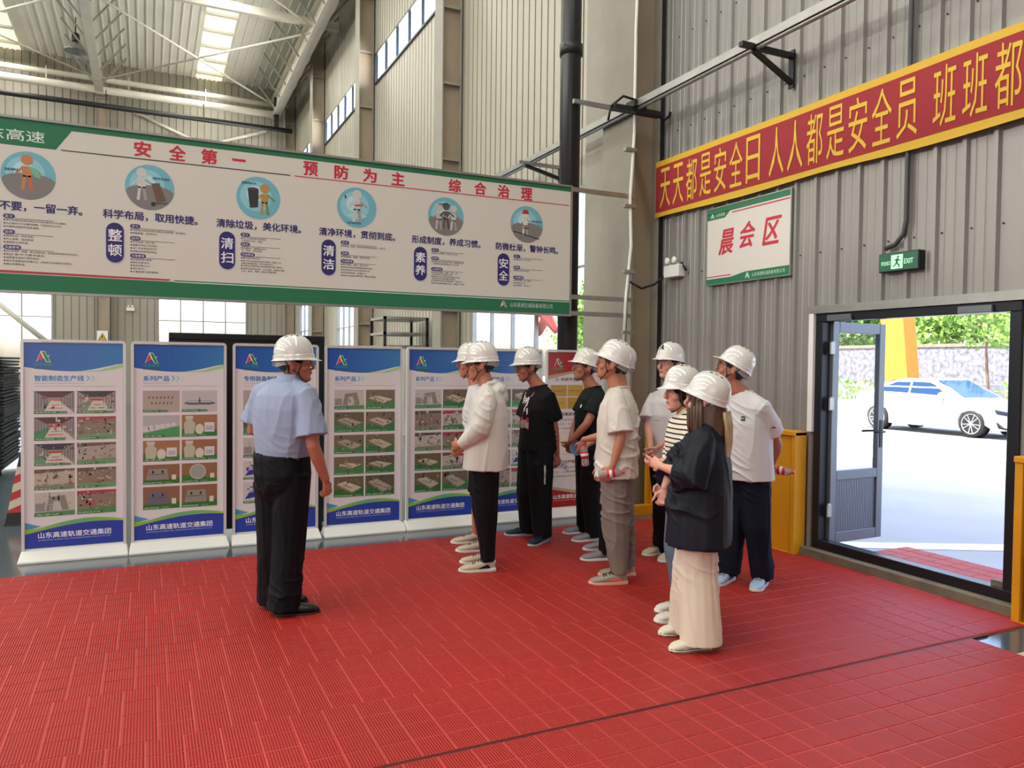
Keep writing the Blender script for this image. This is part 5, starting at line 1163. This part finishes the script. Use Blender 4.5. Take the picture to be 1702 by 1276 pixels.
    if S_.get('hood'):
        hc = neck - F * .085 + V3(0, 0, -.035); b.ell(hc, (.115, .065, .06), Matrix.Rotation(math.radians(p['yaw'] - 90), 3, 'Z') @ Matrix.Rotation(.5, 3, 'X')); b.ell(hc - F * .03 - V3(0, 0, .06), (.075, .04, .06), Matrix.Rotation(math.radians(p['yaw'] - 90), 3, 'Z'))
        b.tube([neck + F * .05 - V3(0, 0, .03) + Lf * .05, neck + Lf * .075 + V3(0, 0, .0), neck - F * .05 + Lf * .06 + V3(0, 0, .02), neck - F * .06 - Lf * .06 + V3(0, 0, .02), neck - Lf * .075, neck + F * .05 - V3(0, 0, .03) - Lf * .05], .024, 8, round_ends=True)
    so = remeshed('shirt' if not S_.get('nm') else S_['nm'], b, .0075, root, S_['m'], smooth=3, fold=S_['fold'], seed=seed); out['shirt'] = so
    if not S_.get('hood'):
        b = B(); cr = [neck + (Lf * math.cos(a) * .074 + F * math.sin(a) * .068) + V3(0, 0, -.008 - .022 * max(0, math.sin(a))) for a in [2 * PI * j / 20 for j in range(21)]]
        if S_.get('collar'):
            r0 = [c_ for c_ in cr[:-1]]; b.loft([[c_ - V3(0, 0, .02) for c_ in r0], [neck + (c_ - neck) * .88 + V3(0, 0, .030) for c_ in r0], [neck + (c_ - neck) * 1.0 + V3(0, 0, .032) for c_ in r0], [neck + (c_ - neck) * 1.17 - V3(0, 0, .022) for c_ in r0]], cap=False)
            b.build('collar', S_['collar'], root, True, fix=False)
        else: b.tube(cr, (.008, .008) if 0 else .008, 6); b.build('collar', S_.get('cm') or S_['m'], root, True)
    # ---- trousers
    T_ = dict(wz=1.0, m=None, r=(.105, .088, .075, .068), hipw=.175, hipd=.125, cuff=.045, fold=.006, top=None); T_.update(pants); b = B()
    wz = T_['wz']; b.tube([pel + V3(0, 0, wz - pel.z), pel + V3(0, 0, -.0), pel - V3(0, 0, .08), pel - V3(0, 0, .17), pel - V3(0, 0, .21)], [(T_['hipw'] * .93, T_['hipd'] * .95), (T_['hipw'], T_['hipd'] * .97), (T_['hipw'] * .93, T_['hipd'] * .85), (T_['hipw'] * .72, T_['hipd'] * .6), (.05, .04)], 22, lat=Lf, power=2.3)
    for s in 'LR':
        kn = p['kn' + s]; r = T_['r']; cz = T_['cuff']; e_ = ank[s].copy(); e_.z = cz
        if T_.get('shorts'): pts = [hip[s] + V3(0, 0, .02), hip[s].lerp(kn, .5), kn.lerp(hip[s], .08)]; rr = [r[0], r[1], r[2]]
        else: pts = [hip[s] + V3(0, 0, .02), hip[s].lerp(kn, .5), kn, kn.lerp(e_, .5), e_]; rr = [r[0], (r[0] + r[1]) / 2, r[1], r[2], r[3]]
        b.tube(pts, rr, 16)
    out['pants'] = remeshed('shorts' if T_.get('shorts') else 'trousers', b, .0075, root, T_['m'], smooth=3, fold=T_['fold'], fs=(13, 13, 1.3), seed=seed + 9, fc=.35)
    for s in 'LR':
        sm = shoes; shoe(root, feet[s][0][:2], feet[s][1][:2], sm['up'], sm['sole'], sm.get('lace'), L=p.get('shoelen', .285), style=sm.get('style', 'sneaker'), acc=sm.get('acc'))
    out.update(root=root, H=H, F=F, Lf=Lf, neck=neck, sh=sh, slp=slp, Mt=Mt_, P=P, Rr=Rr, spec=p)
    return out

SPEC = {
'instructor': dict(at=(0.782, 5.036), yaw=62, hyaw=14, pel=(-0.003, 0, 0.89), neck=(0.033, 0, 1.512), head=(0.066, 0.02, 1.612), sh=(0.003, 0, 1.42), sw=.19, armk=1.15, elR=(0.225, -0.13, 1.091), wrR=(0.281, -0.05, 0.874), tiR=(0.294, -0.02, 0.762), handR=dict(curl=.95), elL=(-0.225, 0.1, 1.165), wrL=(-0.17, 0.33, 1.118), tiL=(-0.12, 0.42, 1.152), knR=(0.046, -0.03, 0.474), knL=(-0.078, 0.06, 0.47), fR=[(-0.032, -0.083), (0.202, -0.005)], fL=[(-0.137, 0.067), (0.061, 0.199)]),
'jacket': dict(at=(2.389, 5.493), yaw=180, hyaw=177, pel=(-0.005, 0, 0.767), neck=(0.012, 0, 1.455), head=(-0.045, 0, 1.617), sh=(0.014, 0, 1.346), elL=(-0.046, -0.22, 1.118), wrL=(-0.195, -0.12, 0.989), tiL=(-0.261, -0.03, 0.97), handL=dict(curl=.6), elR=(-0.081, 0.2, 1.083), wrR=(-0.192, 0.03, 0.943), tiR=(-0.242, -0.03, 0.923), knL=(0.008, -0.08, 0.465), knR=(-0.026, 0.09, 0.465), fL=[(0.081, -0.069), (-0.188, -0.125)], fR=[(0.075, 0.161), (-0.199, 0.124)]),
'shorts': dict(at=(2.587, 6.082), yaw=178, hyaw=178, pel=(0.014, 0, 0.704), neck=(-0.035, 0, 1.44), head=(-0.085, 0, 1.626), sh=(-0.014, 0, 1.335), elL=(0.001, -0.19, 1.06), wrL=(-0.149, -0.08, 0.919), tiL=(-0.183, -0.03, 0.851), elR=(-0.067, 0.2, 1.049), wrR=(-0.158, 0.05, 0.905), tiR=(-0.195, 0.0, 0.858), knL=(0.011, -0.09, 0.459), knR=(-0.02, 0.08, 0.459), fL=[(0.085, -0.06), (-0.142, -0.112)], fR=[(0.021, 0.238), (-0.229, 0.19)]),
'black': dict(at=(3.193, 6.195), yaw=205, hyaw=197, pel=(0.001, 0, 0.786), neck=(0.020, 0, 1.436), head=(-0.091, -0.02, 1.60), sh=(0.018, 0, 1.328), sw=.185, elL=(0.155, -0.10, 1.046), wrL=(0.185, 0.0, 0.801), tiL=(0.195, 0.03, 0.69), elR=(-0.131, 0.15, 1.041), wrR=(-0.032, 0.2, 0.801), tiR=(0.031, 0.2, 0.717), knL=(0.036, -0.08, 0.467), knR=(-0.07, 0.08, 0.458), fL=[(0.095, -0.04), (-0.039, -0.243)], fR=[(-0.004, 0.205), (-0.27, 0.156)]),
'green': dict(at=(3.712, 6.083), yaw=195, hyaw=190, pel=(-0.02, 0, 0.76), neck=(0.005, 0, 1.427), head=(-0.075, -0.01, 1.60), sh=(-0.004, 0, 1.306), elL=(-0.075, -0.22, 1.086), wrL=(-0.205, -0.15, 0.928), tiL=(-0.248, -0.05, 0.845), elR=(-0.132, 0.2, 1.078), wrR=(-0.209, 0.02, 0.876), tiR=(-0.215, -0.07, 0.808), knL=(-0.014, -0.08, 0.461), knR=(-0.04, 0.08, 0.455), fL=[(0.079, -0.092), (-0.15, -0.167)], fR=[(0.017, 0.22), (-0.187, 0.151)]),
'gray': dict(at=(3.132, 4.799), yaw=168, hyaw=166, pel=(0.01, 0, 0.799), neck=(0.022, 0, 1.465), head=(-0.033, 0, 1.634), sh=(0.015, 0, 1.358), elL=(0.004, -0.24, 1.109), wrL=(-0.049, -0.23, 0.906), tiL=(-0.106, -0.22, 0.80), elR=(-0.013, 0.2, 1.071), wrR=(-0.056, 0.2, 0.862), tiR=(-0.087, 0.2, 0.769), knL=(0.0, -0.08, 0.479), knR=(0.062, 0.08, 0.474), fL=[(0.087, -0.074), (-0.199, -0.106)], fR=[(0.179, 0.149), (-0.093, 0.115)]),
'bottlewhite': dict(at=(3.475, 5.42), yaw=175, hyaw=172, pel=(0.014, 0, 0.747), neck=(0.095, 0, 1.435), head=(0.066, 0, 1.62), sh=(0.051, 0, 1.325), elL=(-0.05, -0.22, 1.056), wrL=(-0.231, -0.19, 1.012), tiL=(-0.25, -0.16, 0.92), elR=(-0.021, 0.2, 1.02), wrR=(-0.184, 0.03, 0.95), tiR=(-0.238, -0.07, 0.921), knL=(-0.006, -0.08, 0.46), knR=(0.004, 0.08, 0.46), fL=[(0.037, -0.079), (-0.22, -0.136)], fR=[(0.089, 0.264), (-0.116, 0.222)]),
'glasses': dict(at=(3.885, 5.162), yaw=212, hyaw=214, pel=(-0.002, 0, 0.735), neck=(0.025, 0, 1.452), head=(-0.003, 0, 1.639), sh=(0.0, 0, 1.337), elR=(-0.159, 0.05, 1.113), wrR=(-0.172, -0.13, 0.964), tiR=(-0.161, -0.2, 0.892), elL=(0.05, -0.18, 1.112), wrL=(-0.120, -0.23, 0.972), tiL=(-0.184, -0.22, 0.904), knL=(0.018, -0.05, 0.466), knR=(-0.027, 0.05, 0.466), fL=[(0.103, 0.083), (-0.073, -0.118)], fR=[(0.049, 0.244), (-0.134, 0.114)]),
'striped': dict(at=(3.091, 3.91), yaw=190, hyaw=190, pelz=.84, sw=.15, shoelen=.25, pel=(0.012, 0, 0.828), neck=(0.004, 0, 1.344), head=(-0.045, 0, 1.457), sh=(-0.006, 0, 1.248), elL=(-0.072, -0.18, 1.038), wrL=(-0.205, -0.12, 1.023), tiL=(-0.249, -0.05, 0.996), elR=(-0.076, 0.15, 1.0), wrR=(-0.163, 0.0, 0.884), tiR=(-0.185, -0.03, 0.80), handR=dict(curl=.8, k=.88), handL=dict(k=.88), knL=(-0.052, -0.06, 0.448), knR=(-0.044, 0.06, 0.448), fL=[(0.033, -0.056), (-0.172, -0.096)], fR=[(0.072, 0.145), (-0.134, 0.101)]),
'longhair': dict(at=(2.876, 3.524), yaw=160, hyaw=152, pelz=.84, sw=.155, shoelen=.25, pel=(0.0, 0, 0.778), neck=(0.058, 0, 1.305), head=(0.023, 0, 1.420), sh=(0.028, 0, 1.215), elL=(-0.085, -0.22, 1.01), wrL=(-0.216, 0.0, 1.035), tiL=(-0.264, 0.08, 1.062), elR=(-0.123, 0.2, 0.956), wrR=(-0.178, 0.1, 0.901), tiR=(-0.196, 0.1, 0.80), handR=dict(curl=.8, k=.88), handL=dict(curl=.7, k=.88), knL=(-0.015, -0.06, 0.447), knR=(-0.016, 0.08, 0.447), fL=[(0.053, -0.092), (-0.159, -0.143)], fR=[(0.045, 0.159), (-0.177, 0.112)]),
'navy': dict(at=(3.964, 4.326), yaw=203, hyaw=158, sw=.185, armk=1.12, pel=(-0.0, 0, 0.776), neck=(-0.045, 0, 1.447), head=(-0.118, 0, 1.60), sh=(-0.028, 0, 1.334), elL=(0.205, -0.03, 1.047), wrL=(0.225, 0.13, 0.895), tiL=(0.265, 0.20, 0.81), elR=(-0.05, 0.25, 1.037), wrR=(0.155, 0.27, 0.885), tiR=(0.233, 0.25, 0.856), knL=(0.055, -0.08, 0.468), knR=(-0.079, 0.06, 0.468), fL=[(0.156, 0.045), (0.0, -0.20)], fR=[(-0.056, 0.146), (-0.24, -0.07)]),
}
C_ = lambda nm, c, r=.8, **k: mat(nm, c, r, 0, k.pop('ns', 5), k.pop('na', .05), bump=.55, bscale=13, stretch=(1, 1, .45), spec=.22, **k)
W_T = C_('cotton_white', (.77, .76, .76)); K_T = C_('cotton_black', (.025, .025, .03)); NV = C_('trouser_navy', (.035, .04, .075)); BLK = C_('trouser_black', (.022, .022, .026), .75)
SH_white = dict(up=C_('shoe_white', (.80, .78, .74), .6), sole=C_('sole_white', (.85, .84, .80), .5), lace=C_('lace_grey', (.55, .55, .55)), acc=C_('acc_grey', (.38, .38, .40)))
SH_cream = dict(up=C_('shoe_cream', (.74, .69, .60), .6), sole=C_('sole_white', (.85, .84, .80)), lace=C_('lace_brown', (.36, .33, .30)), acc=C_('acc_dark', (.08, .09, .12)))
SH_cream2 = dict(SH_cream, acc=C_('acc_tan', (.5, .42, .34)))
SH_blue = dict(up=C_('shoe_teal', (.09, .17, .22), .6), sole=C_('sole_pale', (.68, .68, .70)), lace=C_('lace_dark', (.06, .07, .09)), acc=C_('acc_teal', (.15, .38, .44)))
SH_grey = dict(up=C_('shoe_grey', (.52, .52, .53), .6), sole=SH_white['sole'], lace=SH_white['lace'], acc=SH_white['acc'])
SH_coral = dict(up=C_('shoe_stone', (.56, .52, .47), .6), sole=C_('sole_coral', (.84, .62, .54)), lace=K_T, acc=C_('acc_coral', (.82, .38, .32)))
SH_dress = dict(up=mat('shoe_leather', (.03, .03, .035), .3), sole=mat('shoe_sole_dark', (.12, .12, .12), .6), style='dress')
SH_canvas = dict(up=C_('shoe_canvas', (.80, .77, .70)), sole=C_('sole_cream', (.84, .81, .74)), lace=K_T, acc=K_T, style='canvas')
SH_sky = dict(up=C_('shoe_sky', (.62, .72, .82), .6), sole=SH_white['sole'], lace=SH_white['lace'], acc=C_('acc_blue', (.25, .35, .5)))

o = person(SPEC['instructor'], 'man in light blue shirt seen from behind, standing alone facing the stands', 'a', seed=1, hat_tilt=3,
    shirt=dict(m=C_('shirt_blue', (.56, .60, .70), .75), hem=1.0, w=(.170, .185, .20, .205, .19, .13, .070), d=(.135, .145, .15, .145, .125, .094, .066), sl=.80, sr=(.082, .085, .10), fold=.007, collar=C_('shirt_blue', (.6, .6, .6)), nm='shirt'),
    pants=dict(m=C_('trouser_midnight', (.014, .019, .05), .7), wz=1.03, r=(.115, .105, .100, .105), hipw=.185, hipd=.165, cuff=.05, fold=.008), shoes=SH_dress)
o['root']; b = B(); pb = o['P'][0]; rg = []
for i in range(29): a = 2 * PI * i / 28; rg.append(pb + o['Lf'] * math.cos(a) * .172 + o['F'] * math.sin(a) * .138 + V3(0, 0, .012))
b.tube(rg, (.004, .016), 6, lat=(0, 0, 1)); b.build('belt', BLK, o['root'], True)
J = person(SPEC['jacket'], 'man in white hooded jacket and tapered black trousers, hands in front, facing left', 'c', seed=2, glasses=True, hat_tilt=0, head_pitch=-3,
    shirt=dict(m=C_('jacket_white', (.79, .775, .755), .6), hem=.80, w=(.215, .22, .22, .215, .195, .14, .085), d=(.178, .175, .165, .158, .135, .10, .076), fo=(.0, 0, 0, 0, 0, 0, 0), sl=1.95, sr=(.088, .078, .045), fold=.009, hood=True, nm='hooded_jacket'),
    pants=dict(m=BLK, r=(.115, .09, .07, .056), hipd=.14, cuff=.09, fold=.006), shoes=SH_cream)
person(SPEC['shorts'], 'man mostly hidden behind the white hooded jacket, black shorts, bare calves', 'c', seed=3, hat_tilt=2, head_pitch=-3,
    shirt=dict(m=W_T, hem=.82), pants=dict(m=BLK, r=(.11, .10, .095, .09), shorts=True), shoes=SH_cream2)
bs = person(SPEC['black'], 'man in black T-shirt with red chest print, black trousers, leaflet behind him', 'a', seed=4, glasses=True, hat_tilt=10, head_pitch=-11,
    shirt=dict(m=K_T, hem=.84, w=(.205, .20, .205, .215, .20, .135, .072), d=(.155, .145, .14, .145, .125, .092, .068), sl=.72, sr=(.082, .084, .092), fold=.006),
    pants=dict(m=C_('trouser_ink', (.025, .028, .045), .7), r=(.125, .11, .098, .085), cuff=.06, fold=.008), shoes=SH_blue)
A = Art(); RR = random.Random(3); RED2 = 'A8202C'
A.rect(-.085, .13, .085, .165, 'C87A78', 1); A.rect(-.08, -.165, .08, -.06, 'A81E30', 1)
for q in range(7): xx = -.07 + q * .023; A.rect(xx, -.155, xx + .008, -.10 + RR.uniform(0, .03), 'E4DCDC', 2)
for q in range(15):
    xx, yy = RR.uniform(-.075, .055), RR.uniform(-.05, .10); A.poly([(xx, yy), (xx + .024, yy + .01), (xx + .03, yy + .04), (xx + .008, yy + .035)], RR.choice(['E8E4E0', 'D8D0D0', 'A82838', 'C8C0C0']), 1)
c = bs['sh']['L'].lerp(bs['sh']['R'], .5) + V3(0, 0, -.13); project_decal(bs['root'], bs['shirt'], c, bs['F'], (0, 0, 1), A, name='chest_print')
A = Art(); A.text('LEADING MOVEMENT', 0, 0, .17, .016, 'E6E6E6', 1, .03, rot=0); kn = bs['spec']['knL']
A2 = Art(); A2.v = [(-y_, x_ - .08, l) for x_, y_, l in A.v]; A2.f = A.f; A2.c = A.c
project_decal(bs['root'], bs['pants'], kn + V3(.0, 0, .17), (.35, -.93, 0), (0, 0, 1), A2, name='leg_print')
A = Art(); A.poly([(-.03, -.01), (0, .0), (.035, .006), (.01, .014), (-.025, .012)], 'E6E6E6', 1); project_decal(bs['root'], bs['pants'], bs['spec']['pel'] + V3(0, -.02, .12 - .03), (-.1, -1, 0), (0, 0, 1), A, name='hip_print')
gs = person(SPEC['green'], 'man in dark green T-shirt with hands clasped in front of red stand', 'a', seed=5, glasses='clear', hat_tilt=12, head_pitch=3, 
    shirt=dict(m=C_('cotton_green', (.055, .095, .085)), hem=.84, w=(.20, .19, .195, .205, .19, .13, .070), d=(.145, .138, .138, .142, .12, .092, .066), sl=.62, sr=(.078, .078, .082), fold=.005),
    pants=dict(m=BLK, r=(.115, .10, .09, .082), cuff=.05), shoes=SH_grey)
A = Art(); A.disc(0, 0, .011, 'DDE2E0', 1, 8); A.rect(-.008, -.022, .01, -.008, 'DDE2E0', 1); project_decal(gs['root'], gs['shirt'], gs['sh']['L'].lerp(gs['sh']['R'], .30) + V3(0, 0, -.06), gs['F'], (0, 0, 1), A, name='chest_badge')
gy = person(SPEC['gray'], 'man in oversized white T-shirt and grey trousers with coral soled shoes', 'c', seed=6, glasses='clear', hat_tilt=15, head_pitch=9,
    shirt=dict(m=C_('cotton_cream', (.78, .755, .72)), hem=.80, w=(.23, .225, .22, .22, .205, .14, .072), d=(.162, .155, .15, .15, .13, .098, .068), sl=.90, sr=(.084, .09, .10), fold=.009),
    pants=dict(m=C_('trouser_grey', (.47, .43, .40), .85), r=(.115, .105, .085, .060), cuff=.09, fold=.009), shoes=SH_coral)
person(SPEC['bottlewhite'], 'man in white T-shirt half hidden behind the one in grey trousers, holding a bottle', 'c', seed=7, hat_tilt=15, head_pitch=6,
    shirt=dict(m=W_T, hem=.82, sl=.8, sr=(.078, .082, .088)), pants=dict(m=NV, r=(.11, .09, .08, .07), cuff=.06), shoes=SH_grey)
gl = person(SPEC['glasses'], 'young man with glasses in white T-shirt by the corner column, facing the camera side', 'b', seed=8, glasses='clear', hat_tilt=9,
    shirt=dict(m=W_T, hem=.80, w=(.205, .20, .20, .205, .19, .13, .072), sl=.80, sr=(.082, .088, .098), fold=.006), pants=dict(m=BLK, r=(.11, .09, .08, .075), cuff=.05), shoes=SH_cream2)
A = Art(); A.poly([(-.016, 0), (-.004, .028), (.004, .028), (.016, 0), (.008, 0), (0, .016), (-.008, 0)], '1C1C1C', 1); A.line(-.004, .008, .02, .02, .004, '1C1C1C', 1)
ho = [c_ for c_ in gl['root'].children if c_.name.startswith('safety_helmet')][0]; bv = BVHTree.FromPolygons([v.co for v in ho.data.vertices], [tuple(q.vertices) for q in ho.data.polygons])
def hf(x_, y_, l):
    h_ = bv.ray_cast(V3(x_ * 1.6, .4, .070 + y_ * 1.5), V3(0, -1, 0)); return (h_[0] if h_[0] is not None else V3(x_, .12, .07 + y_)) + V3(0, .003 + .001 * l, .002)
A.build('helmet_emblem', ho, hf, M_ink)
A = Art(); A.text('UNIVERSE', -.05, 0, .05, .008, '555555', 1); project_decal(gl['root'], gl['shirt'], gl['sh']['L'].lerp(gl['sh']['R'], .5) + V3(0, 0, -.17), gl['F'], (0, 0, 1), A, name='chest_print')
Ms = bpy.data.materials.new('striped_cotton'); Ms.use_nodes = True; t = Ms.node_tree; bb = t.nodes['Principled BSDF']; tc = t.nodes.new('ShaderNodeTexCoord'); sp = t.nodes.new('ShaderNodeSeparateXYZ'); t.links.new(tc.outputs['Object'], sp.inputs[0])
md = t.nodes.new('ShaderNodeMath'); md.operation = 'MODULO'; md.inputs[1].default_value = .030; t.links.new(sp.outputs[2], md.inputs[0]); gt = t.nodes.new('ShaderNodeMath'); gt.operation = 'GREATER_THAN'; gt.inputs[1].default_value = .0205; t.links.new(md.outputs[0], gt.inputs[0])
mx = t.nodes.new('ShaderNodeMix'); mx.data_type = 'RGBA'; mx.inputs[6].default_value = (*lin('DDD4C2'), 1); mx.inputs[7].default_value = (*lin('1C1C24'), 1); t.links.new(gt.outputs[0], mx.inputs[0]); t.links.new(mx.outputs[2], bb.inputs['Base Color']); bb.inputs['Roughness'].default_value = .85
person(SPEC['striped'], 'woman in striped shirt and grey-blue jeans, half hidden behind the long haired woman', 'b', seed=9, hat_tilt=6, head_pitch=-2, girl='short', hk=.96,
    shirt=dict(m=Ms, hem=.80, w=(.185, .18, .175, .175, .16, .115, .062), d=(.13, .125, .125, .13, .11, .082, .058), sl=1.6, sr=(.068, .06, .05), fold=.005, collar=C_('collar_cream', (.84, .80, .66))),
    pants=dict(m=C_('jeans_greyblue', (.34, .39, .46), .85), wz=.95, r=(.105, .085, .075, .068), hipw=.165, cuff=.10), shoes=dict(SH_white, acc=K_T))
lh = person(SPEC['longhair'], 'woman with long gold-tipped hair, dark slate tunic and wide cream trousers', 'b', seed=10, hat_tilt=17, head_pitch=6, girl='long', hk=.98,
    shirt=dict(m=C_('tunic_slate', (.075, .09, .14), .6), hem=.60, w=(.24, .235, .225, .21, .18, .125, .064), d=(.185, .18, .17, .155, .125, .09, .060), sl=1.35, sr=(.082, .098, .10), fold=.009, nm='tunic'),
    pants=dict(m=C_('trouser_cream', (.82, .77, .70), .8), wz=.93, r=(.115, .115, .118, .120), hipw=.165, cuff=.045, fold=.009), shoes=SH_canvas)
H = lh['H']
R = random.Random(4)
def lock(pts, r, m, nm='hair_lock', off=0):
    b = B(); b.tube([H(*q) for q in pts], r, 10, lat=(lh['Mt'].to_3x3() @ V3(1, 0, 0))); return b.build(nm, m, lh['root'], True)
def mane(a0, a1, rows, m, n=34, rip=.0022):
    b = B(); out_, inn_ = [], []
    for z, rx, ry, yc in rows:
        for lst, k_ in ((out_, 0), (inn_, -.012)):
            r = []
            for j in range(n):
                a = math.radians(a0 + (a1 - a0) * j / (n - 1)); w = math.sin(j * 2.9) * rip + math.sin(j * 1.3 + z * 30) * rip * .6; r.append(H((rx + k_ + w) * math.sin(a), yc - (ry + k_ + w) * -math.cos(a), z + (math.sin(j * 1.7) * .012 if z < -.1 else 0)))
            lst.append(r)
    rings = [o_ + i_[::-1] for o_, i_ in zip(out_, inn_)]; b.loft(rings); return b.build('long_hair', m, lh['root'], True)
mane(62, 298, [(.15, .082, .104, -.004), (.11, .086, .108, -.006), (.06, .090, .112, -.010), (.0, .092, .112, -.018), (-.06, .092, .108, -.028), (-.12, .086, .098, -.038), (-.175, .070, .080, -.05)], M_hairb)
for q in range(9):
    x = -.035 + q * .012; off_ = .003 * math.sin(q * 2.1)
    lock([(x * 1.2, -.116, .07), (x * 1.1, -.134 + off_, .0), (x, -.146 + off_, -.09), (x * .8 + .004, -.150, -.18), (x * .5 + .008, -.150, -.25 - .012 * (q % 3))], [(.011, .010), (.012, .011), (.012, .010), (.010, .008), (.003, .003)], M_hairg)
for q in range(5):
    x = .03 + q * .013; lock([(x, .075 - q * .018, .135), (x * 1.15 + .012, .07 - q * .02, .06), (x * 1.1 + .012, .062 - q * .02, -.02), (x * 1.05 + .01, .045 - q * .02, -.10)], [(.010, .010), (.013, .012), (.012, .011), (.004, .004)], M_hairb)
    lock([(-x, .075 - q * .018, .135), (-x * 1.15 - .012, .07 - q * .02, .06), (-x * 1.1 - .012, .062 - q * .02, -.02), (-x * 1.05 - .01, .045 - q * .02, -.10)], [(.010, .010), (.013, .012), (.012, .011), (.004, .004)], M_hairb)
nv = person(SPEC['navy'], 'man in white T-shirt and navy jeans with hands behind his back, near the door', 'a', seed=11, glasses=True, hat_tilt=16, head_pitch=14, head_roll=8,
    shirt=dict(m=W_T, hem=.80, w=(.21, .205, .205, .21, .20, .135, .074), d=(.165, .158, .15, .148, .125, .096, .068), sl=.66, sr=(.082, .084, .088), fold=.007),
    pants=dict(m=C_('jeans_navy', (.06, .075, .14), .85), r=(.108, .10, .09, .085), hipw=.165, hipd=.12, cuff=.075, fold=.010), shoes=SH_sky)
A = Art(); A.rect(-.016, -.016, .016, .016, '1A1A1E', 1); A.text('NY', -.011, -.006, .011, .013, 'D8D8D8', 2, .03); project_decal(nv['root'], nv['shirt'], nv['sh']['L'].lerp(nv['sh']['R'], .34) + V3(0, 0, -.085), (-.6, -.8, 0), (0, 0, 1), A, name='chest_badge')
A = Art(); P_ = [(-.022, -.006), (-.008, .006), (.008, .008), (.024, -.004), (.006, .0), (-.006, -.001)]; A.poly(P_, '1A1A1E', 1); sp_ = nv['sh']['L'].lerp(nv['spec']['elL'], .55); project_decal(nv['root'], nv['shirt'], sp_, (-.1, -1, 0.1), (0, 0, 1), A, name='sleeve_mark')

# ------------------------------------------------------------------ things held
def W3(pn, r, a, z):
    x0, y0 = SPEC[pn]['at']; c, s = math.cos(RZ), math.sin(RZ); return Vector((x0 + r * c - a * s, y0 + r * s + a * c, z))
def bottle(base, tip, lab, k=1.0):
    base = Vector(base); ax = (Vector(tip) - base).normalized(); e = empty('water_bottle', base, label=lab, cat='bottle', group='drinking water bottles in hands'); c = (0, 0, 0)
    B().lathe([(.02 * k, 0), (.030 * k, .004), (.031 * k, .03), (.029 * k, .05), (.031 * k, .07), (.031 * k, .125), (.024 * k, .150), (.0135 * k, .165), (.0125 * k, .175)], c, ax, 18).build('bottle_body', mat('bottle_pet', (.92, .82, .84), .12, trans=.75), e, True)
    B().lathe([(.0318 * k, .062), (.0318 * k, .118)], c, ax, 18).build('label', mat('label_red', (.78, .10, .16), .4), e, True); B().lathe([(.0325 * k, .078), (.0325 * k, .10)], c, ax, 18).build('label_band', mat('label_white', (.88, .84, .84), .4), e, True)
    B().lathe([(.0145 * k, .168), (.0145 * k, .186), (.012 * k, .188)], c, ax, 14).build('cap', mat('cap_pink', (.84, .30, .36), .4), e, True)
bottle(W3('gray', -.15, -.215, .835), W3('gray', .02, -.23, .86), 'small red-labelled water bottle in the hand beside the grey trousers')
bottle(W3('bottlewhite', -.215, -.205, .80), W3('bottlewhite', -.235, -.19, .97), 'water bottle hanging upright from a hand beside the dark green T-shirt')
bottle(W3('navy', .235, .215, .84), W3('navy', .40, .10, .83), 'water bottle held behind the back of the man in navy jeans')
bottle(W3('shorts', -.150, -.055, .77), W3('shorts', -.165, -.04, .95), 'red-capped bottle held in front of the white hooded jacket')
e = empty('leaflet', W3('black', .235, .09, .70), label='white oval leaflet with dark spots held behind the black T-shirt', cat='leaflet'); e.rotation_euler = (0, 0, RZ)
b = B(); rg = []
for j in range(26):
    a = 2 * PI * j / 26; u, v = .085 * math.cos(a), .034 * math.sin(a); rg.append((u * .78 + v * .45, 0, -u * .66 + v * .78))
b.loft([[(p[0], -.0015, p[2]) for p in rg], [(p[0], .0015, p[2]) for p in rg]]); b.build('sheet', mat('paper', (.86, .86, .92), .6), e)
A = Art()
for q in range(4):
    for r_ in range(2): u, v = -.055 + q * .033, -.010 + r_ * .018; A.disc(u * .78 + v * .45, -u * .66 + v * .78, .0065, '4A4A60', 1, 8)
A.build('printed_spots', e, lambda x_, y_, l: (x_, -.0016 - l, y_), M_printm)
e = empty('blue_hand_fan', W3('green', -.155, -.12, .86), label='pale blue round hand fan held by the man in dark green', cat='hand fan'); e.rotation_euler = (0, 0, RZ)
b = B(); b.lathe([(.001, -.0015), (.068, -.0015), (.070, 0), (.068, .0015), (.001, .0015)], (0, 0, 0), (.35, -.9, .2), 26); b.build('fan_disc', mat('fan_blue', (.38, .50, .62), .4), e); B().tube([(-.03, .02, .06), (-.055, .03, .1)], .005, 6).build('handle', mat('fan_blue', (.4, .5, .6)), e)
